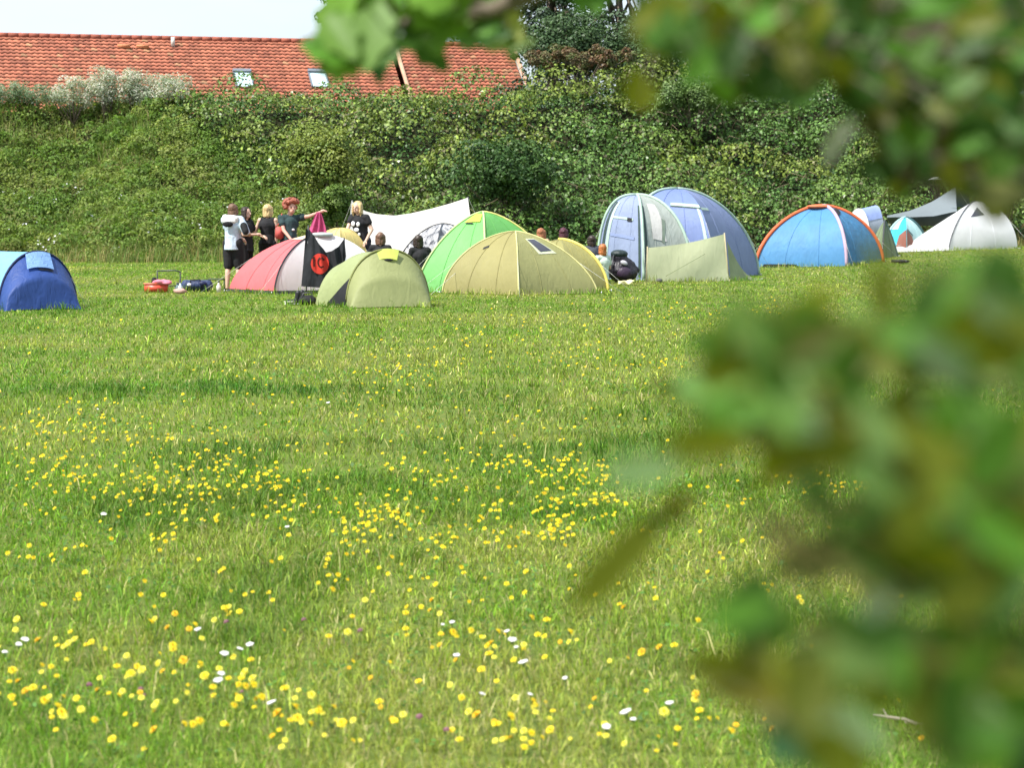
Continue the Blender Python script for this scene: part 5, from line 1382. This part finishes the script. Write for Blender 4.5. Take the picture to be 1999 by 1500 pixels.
person('ginger person in a pale mint top sitting beside the black rucksack', 1176, 50.9, 1.62, -140, 0, seated=True, lean=(.0, 0), hair=dict(style='straight', mat=H_ginger, len=.13), top=dict(name='pale_top', mat=fabric('mint_cotton', (.58, .68, .60), .8, .1, .2), sleeve=.6), bottom=dict(name='trousers', mat=Mblk, len=1.95), shoes=M_shoe)

# pink cloth in the outstretched hand
def held_cloth():
    Wp = i4['arms'][1][2]; c = Wp + Vector((-.02, -.02, .02))
    t = thing('pink_cloth', (c.x, c.y, c.z), 'crumpled magenta cloth hanging from the outstretched hand', 'cloth')
    G = np.empty((22, 12, 3))
    for i, s in enumerate(np.linspace(0, 1, 22)):
        for j, v in enumerate(np.linspace(0, 1, 12)):
            w_ = .035 + .17 * v ** .8
            G[i, j] = (c.x - .01 - .03 * v + (s - .5) * 2 * w_, c.y - .03 + .05 * math.sin(s * 16 + v * 2) * v ** .5 - .02, c.z - .02 - .50 * v * (1 - .18 * abs(s - .4)))
    o = grid_part('fabric', G, fabric('magenta_cloth', (.52, .085, .21), .7, .25, .25, .7, 8), t)
held_cloth()
def shoulder_bag():
    c = i4['T'](-.12, .14, 1.08) + Vector((-.02, -.22, .02)); t = thing('shoulder_bag', c, 'coral red bag hanging at the side of the red-haired person', 'bag')
    bm = bmesh.new(); box_bm(bm, c, (.17, .09, .25), (0, .12, .3), .025); bm_part('bag_body', bm, fabric('coral_bag', (.48, .10, .085), .7, 0), t)
    s = i4['arms'][-1][0]; tube('strap', [c + Vector((-.08, 0, .12)), s + Vector((-.02, -.085, -.1)), s + Vector((.02, -.02, .09)), s + Vector((.02, .12, -.05)), c + Vector((.08, .06, .12))], .013, fabric('coral_strap', (.5, .1, .09), .7, 0), t, 6)
shoulder_bag()

# ------------------------------------------------------------------ camp things on the grass
def lump(bm, c, r, seed, n=7, spread=.5):
    rr = random.Random(seed); ell_bm(bm, c, r)
    for _ in range(n):
        ell_bm(bm, (c[0] + rr.uniform(-1, 1) * r[0] * spread, c[1] + rr.uniform(-1, 1) * r[1] * spread, c[2] + rr.uniform(-.6, .8) * r[2] * spread), tuple(q * rr.uniform(.4, .75) for q in r))

def camp_items():
    # red and pink cooler-like box
    c = P(305, 45.3); t = thing('tool_box', c, 'low red plastic box with pink cloth on top lying on the grass', 'box')
    bm = bmesh.new(); box_bm(bm, c + Vector((0, 0, .085)), (.46, .26, .17), (0, 0, .15), .02); bm_part('box_body', bm, plain('red_plastic', (.58, .075, .04), .4), t)
    bm = bmesh.new(); box_bm(bm, c + Vector((-.01, 0, .178)), (.48, .28, .02), (0, 0, .15), .008); bm_part('lid', bm, plain('orange_lid', (.62, .16, .07), .4), t)
    bm = bmesh.new(); lump(bm, c + Vector((.12, -.02, .20)), (.20, .12, .06), 3); remesh('cloth', bm, .012, fabric('pink_towel', (.72, .22, .30), .8, .1), t, 2, .01, 14)
    # metal frame
    c = P(329, 46.2); t = thing('folding_frame', c, 'black folding metal frame standing open behind the red box', 'frame')
    for dx, dy in ((-.23, .0), (.23, .0)):
        tube('side_bar', [(c.x + dx, c.y + .12, c.z), (c.x + dx, c.y + .05, c.z + .40)], .012, M_dkgrey, t, 7); tube('leg', [(c.x + dx, c.y - .16, c.z), (c.x + dx, c.y + .05, c.z + .26)], .011, M_dkgrey, t, 7)
    tube('top_bar', [(c.x - .23, c.y + .05, c.z + .40), (c.x + .12, c.y + .05, c.z + .41), (c.x + .23, c.y + .05, c.z + .385)], .014, M_dkgrey, t, 7)
    tube('cross_bar', [(c.x - .23, c.y + .1, c.z + .10), (c.x + .23, c.y + .1, c.z + .10)], .009, M_dkgrey, t, 7)
    bm = bmesh.new(); box_bm(bm, (c.x - .30, c.y + .06, c.z + .14), (.09, .12, .26), (0, .1, 0), .02); bm_part('side_pouch', bm, Mblk, t)
    # small bottles and packs
    for px, Y, r, h, mat, lb, nm in ((347, 45.2, .06, .17, plain('dark_teal_tin', (.05, .11, .12), .4), 'dark teal flask standing right of the red box', 'flask'), (352, 45.0, .045, .20, plain('pale_bottle', (.55, .66, .68), .25), 'pale plastic bottle beside the dark teal flask', 'bottle'), (427, 45.5, .045, .19, plain('cream_bottle', (.70, .66, .58), .35), 'cream bottle standing by the bare feet of the person in denim', 'bottle')):
        c = P(px, Y); t = thing(nm, c, lb, nm)
        bm = bmesh.new(); tube_bm(bm, [c, c + Vector((0, 0, h * .65)), c + Vector((0, 0, h * .8)), c + Vector((0, 0, h))], [r, r, r * .45, r * .4], 14); bm_part('bottle_body', bm, mat, t)
        bm = bmesh.new(); tube_bm(bm, [c + Vector((0, 0, h)), c + Vector((0, 0, h + .03))], [r * .46, r * .44], 12); bm_part('cap', bm, M_dkgrey, t)
    c = P(351, 44.7); t = thing('cloth_bundle', c, 'small pinkish cloth bundle on the grass in front of the navy bag', 'cloth')
    bm = bmesh.new(); lump(bm, c + Vector((0, 0, .05)), (.12, .09, .06), 5); remesh('fabric', bm, .011, fabric('dusty_pink', (.55, .33, .28), .8, .05), t, 2, .01, 16)
    # navy sleeping bag / holdall
    c = P(384, 45.9); t = thing('holdall', c, 'navy blue soft holdall lying left of the bare-legged person', 'bag')
    bm = bmesh.new(); cap_bm(bm, c + Vector((-.20, 0, .12)), .115, c + Vector((.21, .02, .11)), .12, 16); lump(bm, c + Vector((0, -.02, .13)), (.24, .13, .10), 8); remesh('bag_body', bm, .013, fabric('navy_nylon', (.03, .045, .11), .5, 0, .3, .8, 7), t, 2, .014, 10)
    tube('strap', [c + Vector((-.15, -.13, .06)), c + Vector((-.10, -.10, .23)), c + Vector((.08, -.10, .24)), c + Vector((.13, -.13, .06))], .014, Mblk, t, 6)
    bm = bmesh.new(); ell_bm(bm, c + Vector((-.13, -.125, .14)), (.045, .02, .03)); bm_part('pale_mark', bm, M_pale, t)
    bm = bmesh.new(); ell_bm(bm, c + Vector((.13, -.11, .16)), (.09, .04, .05)); bm_part('pocket', bm, fabric('deep_navy', (.012, .016, .06), .5, 0), t)
    # dark low bench/pole line behind
    c = P(424, 46.8); t = thing('low_stool', c, 'low dark camp stool behind the cream bottle', 'stool')
    bm = bmesh.new(); box_bm(bm, c + Vector((0, 0, .22)), (.34, .26, .025), (0, 0, 0), .008); bm_part('seat', bm, fabric('stool_green', (.06, .085, .05), .7, 0), t)
    for dx in (-.16, .16):
        for dy in (-.11, .11): tube('leg', [c + Vector((dx, dy, 0)), c + Vector((dx * .95, dy * .95, .21))], .011, M_dkgrey, t, 6)
    # boots and bags by the olive tent
    def boot(px, Y, rot, lab, pale=False):
        c = P(px, Y); t = thing('boot', c, lab, 'boot'); R = Matrix.Rotation(rot, 4, 'Z')
        V = lambda x, y, z: c + R @ Vector((x, y, z))
        bm = bmesh.new(); cap_bm(bm, V(.07, 0, .05), .045, V(-.09, 0, .045), .042); cap_bm(bm, V(.08, 0, .06), .046, V(.10, 0, .19), .05); remesh('upper', bm, .011, fabric('black_leather', (.018, .018, .02), .45, 0), t, 2)
        bm = bmesh.new(); cap_bm(bm, V(.08, 0, .018), .042, V(-.10, 0, .018), .04); bmesh.ops.scale(bm, vec=(1, 1, .4), verts=bm.verts, space=Matrix.Translation(-Vector((c.x, c.y, c.z)))); bm_part('sole', bm, M_pale if pale else M_dkgrey, t)
    boot(571, 39.6, .3, 'black boot with a pale sole, leftmost of the pile by the olive tent', True); boot(585, 39.9, 1.2, 'black boot standing in the middle of the dark pile by the olive tent')
    c = P(600, 39.4); t = thing('bag', c, 'small black bag on the grass left of the olive tent door', 'bag')
    bm = bmesh.new(); lump(bm, c + Vector((0, 0, .08)), (.16, .12, .09), 12); remesh('bag_body', bm, .012, Mblk, t, 2, .012, 12); tube('strap', [c + Vector((-.1, -.08, .08)), c + Vector((-.06, -.05, .20)), c + Vector((.07, -.03, .21)), c + Vector((.12, -.06, .07))], .011, M_dkgrey, t, 6)
    c = P(566, 39.2); t = thing('pale_dish', c, 'flat cream dish on the grass beside the black boots', 'dish')
    bm = bmesh.new(); bmesh.ops.create_cone(bm, segments=24, radius1=.07, radius2=.11, depth=.035, cap_ends=True, matrix=Matrix.Translation(c + Vector((0, 0, .05)))); bm_part('bowl', bm, plain('cream_enamel', (.72, .70, .55), .35), t); 
    bm = bmesh.new(); bmesh.ops.create_cone(bm, segments=20, radius1=.06, radius2=.06, depth=.012, cap_ends=True, matrix=Matrix.Translation(c + Vector((0, 0, .03)))); bm_part('foot', bm, M_dkgrey, t)
    # black rucksack by the big tent
    c = P(1211, 51.6); t = thing('rucksack', c, 'big bulging black rucksack standing in front of the blue tent door', 'rucksack')
    bm = bmesh.new(); ell_bm(bm, c + Vector((.03, 0, .30)), (.34, .24, .30)); ell_bm(bm, c + Vector((-.03, .02, .50)), (.21, .2, .24)); lump(bm, c + Vector((.08, -.05, .22)), (.32, .22, .20), 21); remesh('bag_body', bm, .018, fabric('black_nylon', (.02, .017, .024), .42, 0, .3, .9, 6), t, 3, .022, 8)
    bm = bmesh.new(); ell_bm(bm, c + Vector((-.03, -.02, .64)), (.20, .18, .10)); remesh('lid', bm, .014, fabric('dark_bottle_green', (.02, .032, .032), .5, 0), t, 2, .012, 12)
    bm = bmesh.new(); ell_bm(bm, c + Vector((.08, -.27, .22)), (.17, .08, .14)); remesh('front_pocket', bm, .014, fabric('dark_plum', (.035, .02, .04), .45, 0), t, 2, .012, 12)
    bm = bmesh.new(); ell_bm(bm, c + Vector((.07, -.245, .45)), (.085, .03, .05), rot=(0, .4, 0)); bm_part('pale_mark', bm, plain('silver_highlight', (.52, .50, .56), .5), t)  # grey highlight on the shiny nylon, painted as a pale mark
    tube('strap', [c + Vector((-.16, -.15, .62)), c + Vector((-.21, -.24, .40)), c + Vector((-.20, -.2, .1))], .018, M_dkgrey, t, 6)
    # yellow-white scrap on the grass
    c = P(1222, 49.6); t = thing('cloth_scrap', c, 'crumpled pale yellow cloth on the grass in front of the rucksack', 'cloth')
    G = np.empty((12, 10, 3)); 
    for i, s in enumerate(np.linspace(-1, 1, 12)):
        for j, v in enumerate(np.linspace(-1, 1, 10)): G[i, j] = (c.x + .17 * s, c.y + .2 * v, c.z + .07 + .035 * math.sin(s * 5 + v * 3) + .04 * max(s, 0) * (1 - abs(v)) * 2)
    grid_part('fabric', G, fabric('cream_yellow', (.76, .72, .40), .8, .25), t)
    # dark flat thing right
    c = P(1757, 63.0); t = thing('folded_mat', c, 'small dark folded mat lying on the grass below the white tent porch', 'mat')
    bm = bmesh.new(); box_bm(bm, c + Vector((0, 0, .06)), (.40, .5, .07), (0, 0, .1), .02); bm_part('foam_pad', bm, M_black, t); bm = bmesh.new(); box_bm(bm, c + Vector((.1, 0, .06)), (.03, .52, .08), (0, 0, .1), .005); bm_part('strap', bm, M_dkgrey, t)
    # white bird
    c = Q(1832, 347, 72.0); t = thing('white_bird', c, 'white bird gliding in front of the dark bush at the right', 'bird')
    bm = bmesh.new(); ell_bm(bm, c, (.20, .07, .05), rot=(0, -.1, 0)); ell_bm(bm, c + Vector((.19, 0, .035)), (.06, .045, .042)); cap_bm(bm, c + Vector((-.16, 0, -.02)), .035, c + Vector((-.30, 0, -.05)), .014, 8); cap_bm(bm, c + Vector((.23, 0, .03)), .012, c + Vector((.27, 0, .02)), .004, 6)
    for s in (-1, 1):
        tube_bm(bm, [c + Vector((.03, 0, .03)), c + Vector((.05 + .12 * (s > 0), s * .28, .12 - .02 * s)), c + Vector((-.12 + .16 * (s > 0), s * .62, .05 - .03 * s))], [.045, .04, .012], 10)
    remesh('body', bm, .010, plain('white_feather', (.75, .75, .72), .7), t, 2)
    # dry twig low right
    c = gpix(1765, 1440); t = thing('dry_twig', c, 'pale dry forked twig lying on the grass at the lower right', 'twig')
    bm = bmesh.new(); z = Vector((0, 0, .045)); tube_bm(bm, [c + Vector((-.075, .10, 0)) + z, c + z * 1.2, c + Vector((.03, -.03, .0)) + z], [.004, .005, .006], 6); tube_bm(bm, [c + z, c + Vector((.07, -.04, 0)) + z], [.004, .003], 6); tube_bm(bm, [c + Vector((-.04, .05, 0)) + z, c + Vector((-.05, .09, .02)) + z], [.003, .002], 5); bm_part('stick', bm, plain('dry_wood', (.42, .36, .28), .8), t)
camp_items()

# ------------------------------------------------------------------ leaves close to the camera
M_near = leafy('near_leaf', rough=.5, trans=.38, spec=.3, tint=(1.25, 1.15, .45))
OL, GR, DKG, PL, BR, YG, BE, TE, BG = (.145, .175, .008), (.085, .21, .022), (.040, .10, .012), (.24, .36, .18), (.13, .125, .006), (.21, .25, .03), (.26, .22, .06), (.03, .12, .05), (.15, .29, .035)  # PL puts sky sheen on upturned leaves into their colour

def near_leaf(c, dirv, nrm, ln, wd, lobes, rng):
    """one leaf as a curved, folded sheet with a wavy or lobed edge"""
    dirv = dirv / np.linalg.norm(dirv); nrm = nrm - dirv * nrm.dot(dirv); nrm /= np.linalg.norm(nrm); side = np.cross(nrm, dirv)
    nt_, ns = 13, 5; V = np.empty((nt_, ns, 3)); curl = rng.uniform(-.25, .35); fold = rng.uniform(.05, .3)
    for i, t_ in enumerate(np.linspace(0, 1, nt_)):
        w_ = wd * .5 * (math.sin(PI * min(1, t_ ** .85)) ** .8) * (1 + (lobes * .34 * math.cos(t_ * 2 * PI * 3.2 + .6)))
        w_ = max(w_, wd * .015)
        for j, s in enumerate(np.linspace(-1, 1, ns)):
            V[i, j] = c + dirv * (t_ - .5) * ln + side * s * w_ + nrm * (abs(s) * w_ * fold - curl * ln * (t_ - .5) ** 2)
    return V

def leaves_obj(name, items, parent, seed, lobes=.5):
    rng = np.random.default_rng(seed); Vs, Cs, Ls = [], [], []; base = 0
    idx = np.arange(13 * 5).reshape(13, 5); q = np.stack([idx[:-1, :-1].ravel(), idx[:-1, 1:].ravel(), idx[1:, 1:].ravel(), idx[1:, :-1].ravel()], 1).ravel()
    pts = []
    for (px, py, ln, wd, ang, col, Y, tilt) in items:
        c = np.array(Q(px, py, Y)); s = Y / F; a = math.radians(ang)
        d = np.array([math.cos(a), rng.normal(0, .35), math.sin(a)])
        n = np.array([rng.normal(0, .35) + tilt[0], -1.0, rng.normal(.25, .35) + tilt[1]])
        V = near_leaf(c, d, n, ln * s, wd * s, lobes, rng); Vs.append(V.reshape(-1, 3)); Cs.append(np.tile(np.array(col) * rng.uniform(.75, 1.25), (65, 1))); Ls.append(q + base); base += 65
        pts.append((c - d / np.linalg.norm(d) * ln * s * .5, c))
    V = np.concatenate(Vs) - np.array(parent_origin(parent)); Lo = np.concatenate(Ls)
    me = mesh_arrays(name, V, Lo, np.full(len(Lo) // 4, 4), True); set_col(me, np.concatenate(Cs))
    return link(name, me, M_near, parent), pts

def fill(ells, pal, Y0, dY, sz, rng, asp=(.42, .68)):
    out = []
    for (cx, cy, rx, ry, n) in ells:
        for _ in range(n):
            a = rng.uniform(0, 6.28); r = math.sqrt(rng.random()); l = rng.uniform(*sz)
            out.append((cx + rx * r * math.cos(a), cy + ry * r * math.sin(a), l, l * rng.uniform(*asp), rng.uniform(0, 360), pal[rng.integers(len(pal))], Y0 * (1 + rng.uniform(-dY, dY)), (0, 0)))
    return out

def twigs(bm, pts, spine, r):
    sp = [Vector(p) for p in spine]
    for (b0, c) in pts:
        b0 = Vector(b0); k = min(sp, key=lambda p: (p - b0).length); tube_bm(bm, [k, k.lerp(b0, .5) + Vector((0, 0, .004)), b0], [r * .6, r * .45, r * .3], 5)

def spine(pl, n=14):
    P_ = [Vector(p) for p in pl]; out = []
    for i in range(len(P_) - 1):
        for s in np.linspace(0, 1, n, endpoint=(i == len(P_) - 2)): out.append(P_[i].lerp(P_[i + 1], s))
    return out

def near_shrub():
    rng = np.random.default_rng(61); root = Vector((.45, .78, g1(.45, .88)))
    t = thing('leafy_shrub', root, 'out of focus green and olive leaves filling the lower right, close to the camera', 'shrub')
    Y = .82; N0 = (0, 0); UP = (-.5, .6); AW = (.7, -.5)
    man = [(1218, 1085, 330, 80, 47, OL, Y, N0), (1255, 925, 170, 80, 8, (.15, .26, .09), Y, UP), (1390, 858, 200, 70, 5, OL, Y, AW), (1480, 690, 270, 150, 20, OL, Y, N0), (1590, 650, 220, 110, -12, BR, Y, N0),
           (1385, 750, 150, 95, 0, GR, Y, UP), (1495, 815, 140, 85, 60, DKG, Y, AW), (1570, 820, 150, 70, -40, PL, Y, UP), (1500, 900, 150, 75, 90, OL, Y, AW), (1600, 975, 180, 80, -62, DKG, Y, AW),
           (1620, 1080, 240, 110, 20, DKG, Y, N0), (1722, 1170, 210, 72, 80, (.20, .33, .22), Y, UP), (1800, 1080, 210, 120, 70, GR, Y, UP), (1890, 1160, 190, 100, 0, DKG, Y, AW), (1470, 1190, 170, 130, 80, DKG, Y, N0),
           (1490, 1340, 250, 90, 4, BR, Y, AW), (1640, 1420, 210, 105, -20, PL, Y, UP), (1930, 1390, 160, 115, 60, PL, Y, UP), (1900, 620, 270, 115, 95, GR, Y, UP), (1722, 590, 280, 82, 100, OL, Y, AW),
           (1850, 850, 250, 130, 20, (.16, .28, .08), Y, UP), (1985, 870, 90, 60, 30, BE, Y, N0), (1430, 640, 120, 70, 40, OL, Y, N0), (1690, 690, 190, 110, -30, OL, Y, AW), (1325, 985, 110, 50, 60, BR, Y, AW),
           (1700, 880, 180, 100, 75, GR, Y, N0), (1420, 1300, 170, 70, -8, OL, Y, AW), (1560, 1440, 150, 80, 30, TE, Y, N0), (1960, 560, 170, 110, -70, DKG, Y, AW)]
    pal = [OL, OL, (.09, .11, .006), OL, GR, GR, GR, DKG, DKG, (.10, .20, .035), (.13, .22, .05)]
    E = [(1480, 660, 90, 50, 6), (1400, 800, 60, 60, 3), (1640, 850, 90, 60, 6), (1890, 650, 120, 120, 16), (1710, 770, 120, 90, 13), (1560, 720, 100, 80, 9), (1820, 900, 180, 110, 22), (1940, 1050, 90, 140, 18), (1720, 1080, 90, 80, 10), (1560, 1320, 120, 45, 9), (1790, 1270, 190, 70, 20),
         (1910, 1440, 110, 80, 13), (1960, 1250, 70, 100, 14), (1490, 1190, 50, 80, 3), (1700, 1480, 120, 40, 4), (2120, 1000, 100, 450, 40)]
    E = [(a, b, c, d, max(2, int(round(n * 1.0)))) for a, b, c, d, n in E]
    it = man + fill(E, pal, Y, .18, (110, 230), rng, (.32, .56))
    fo, pts = leaves_obj('foliage', it, t, 71, .35)
    bm = bmesh.new(); sps = []
    for pl in ([root, Q(2010, 1560, .88), Q(1900, 1250, .85), Q(1780, 900, .83), Q(1740, 560, .83), Q(1765, 470, .83)], [Q(1900, 1250, .85), Q(1600, 1270, .83), Q(1340, 1315, .82)], [Q(1850, 1080, .85), Q(1650, 1000, .83), Q(1480, 1010, .82), Q(1400, 900, .82)],
               [Q(1800, 900, .83), Q(1600, 760, .83), Q(1450, 690, .82)], [Q(1900, 1250, .85), Q(1960, 900, .86), Q(1960, 600, .86)]):
        s = spine(pl); tube_bm(bm, s, list(np.linspace(.0014, .0006, len(s))), 7); sps += s
    twigs(bm, pts, sps, .0012); bm_part('stem', bm, plain('reddish_stem', (.085, .075, .02), .6, spec=.15), t)
near_shrub()

def near_tree():
    rng = np.random.default_rng(63); root = Vector((1.55, 1.7, g1(1.55, 1.7)))
    t = thing('overhanging_tree', root, 'leafy tree boughs hanging blurred across the top right, near the camera', 'tree')
    M_b = plain('young_bark', (.14, .11, .08), .8, scale=20); N0 = (0, 0); UP = (-.5, .6); AW = (.7, -.5)
    bm = bmesh.new(); tube_bm(bm, [root - Vector((0, 0, .1)), root + Vector((.02, 0, .9)), root + Vector((-.02, .02, 1.9)), root + Vector((.03, 0, 2.9))], [.06, .052, .045, .03], 12); bm_part('trunk', bm, M_b, t)
    # upper right bough
    Y = 1.45
    man = [(1360, 55, 95, 62, 60, PL, Y, UP), (1452, 92, 135, 75, 25, PL, Y, UP), (1540, 15, 120, 62, 10, PL, Y, UP), (1375, 132, 100, 42, 48, PL, Y, UP), (1652, 80, 62, 52, 40, PL, Y, UP), (1640, 268, 140, 46, 58, (.40, .42, .36), Y, UP), (1792, 110, 62, 52, 30, PL, Y, UP),
           (1242, 178, 90, 80, 100, OL, Y, N0), (1500, 165, 130, 70, 10, DKG, Y, AW), (1745, 330, 120, 80, 95, OL, Y, AW), (1700, 200, 160, 60, -12, DKG, Y, AW), (1310, 30, 150, 90, 10, OL, Y, N0), (1600, 120, 150, 90, 20, OL, Y, AW)]
    O2 = (.12, .14, .006); pal = [O2, O2, O2, GR, GR, DKG, DKG, DKG, (.07, .15, .02), (.08, .09, .006)]
    E = [(1430, 50, 180, 60, 40), (1680, 50, 190, 80, 46), (1910, 90, 120, 120, 46), (1590, 140, 170, 42, 22), (1860, 240, 150, 110, 44), (1760, 325, 50, 50, 5), (1945, 340, 60, 70, 9), (1300, 30, 90, 40, 5), (1395, 150, 50, 34, 3), (1700, -80, 400, 70, 30), (2120, 180, 90, 250, 24)]
    E = [(a, b, c, d, int(n * 1.7)) for a, b, c, d, n in E]
    it = man + fill(E, pal, Y, .16, (55, 120), rng)
    s0 = [root + Vector((-.02, .02, 1.75)), Q(2150, 60, 1.6), Q(1900, 120, 1.48), Q(1650, 90, 1.45), Q(1400, 60, 1.43), Q(1290, 50, 1.43)]
    bm = bmesh.new(); sp = spine(s0); tube_bm(bm, sp, list(np.linspace(.016, .002, len(sp))), 8); s2 = spine([Q(1920, 115, 1.48), Q(1850, 260, 1.48), Q(1755, 350, 1.45)]); tube_bm(bm, s2, list(np.linspace(.004, .0015, len(s2))), 6)
    dummy = bpy.data.objects.new('x', None); bpy.data.objects.remove(dummy)
    bough_pts = []
    ob = None
    fo, pts = leaves_obj('foliage', it, t, 73, .45)
    twigs(bm, pts, sp + s2, .002); ob = bm_part('bough', bm, M_b, t); fo.parent = ob
    # upper left bough, farther away and sharper
    Y = 2.15
    man = [(668, 30, 170, 120, 62, BG, Y, UP), (742, 38, 165, 110, -72, BG, Y, N0), (648, 100, 125, 85, -18, GR, Y, N0), (672, 118, 110, 70, 20, BG, Y, N0), (712, 88, 140, 70, 10, DKG, Y, AW), (738, 128, 80, 42, -85, TE, Y, AW), (852, 28, 180, 125, -80, BG, Y, UP), (835, 92, 125, 66, -50, DKG, Y, AW),
           (880, 22, 130, 95, 80, OL, Y, AW), (815, 60, 120, 70, 20, GR, Y, N0), (940, 68, 125, 58, 8, (.12, .24, .08), Y, UP), (1004, 52, 74, 62, 80, (.42, .46, .16), Y, UP), (990, 84, 120, 42, 2, (.34, .44, .18), Y, UP), (955, 50, 70, 50, 30, GR, Y, N0), (775, 62, 46, 34, 60, (.45, .5, .45), Y, UP), (700, 10, 140, 90, 30, BG, Y, UP),
           (760, 95, 110, 60, 60, GR, Y, N0), (1000, 98, 60, 34, -80, OL, Y, AW), (690, 60, 130, 80, -30, BG, Y, UP)]
    it = man + fill([(760, -60, 160, 60, 12), (900, -40, 120, 50, 10), (1100, -60, 160, 40, 10), (690, 60, 60, 50, 4), (850, 50, 60, 40, 4)], [BG, GR, GR, OL], Y, .06, (90, 160), rng, (.5, .75))
    it = [q[:5] + (BG if q[5] == OL else q[5],) + q[6:] for q in it]
    bm = bmesh.new(); sp = spine([root + Vector((.0, .02, 2.05)), Q(1500, -160, 2.0), Q(1150, -60, 2.1), Q(960, 20, 2.15), Q(820, 40, 2.15), Q(690, 60, 2.15)]); tube_bm(bm, sp, list(np.linspace(.018, .002, len(sp))), 8)
    fo, pts = leaves_obj('foliage', it, t, 75, .6); twigs(bm, pts, sp, .003); ob = bm_part('bough', bm, M_b, t); fo.parent = ob
near_tree()
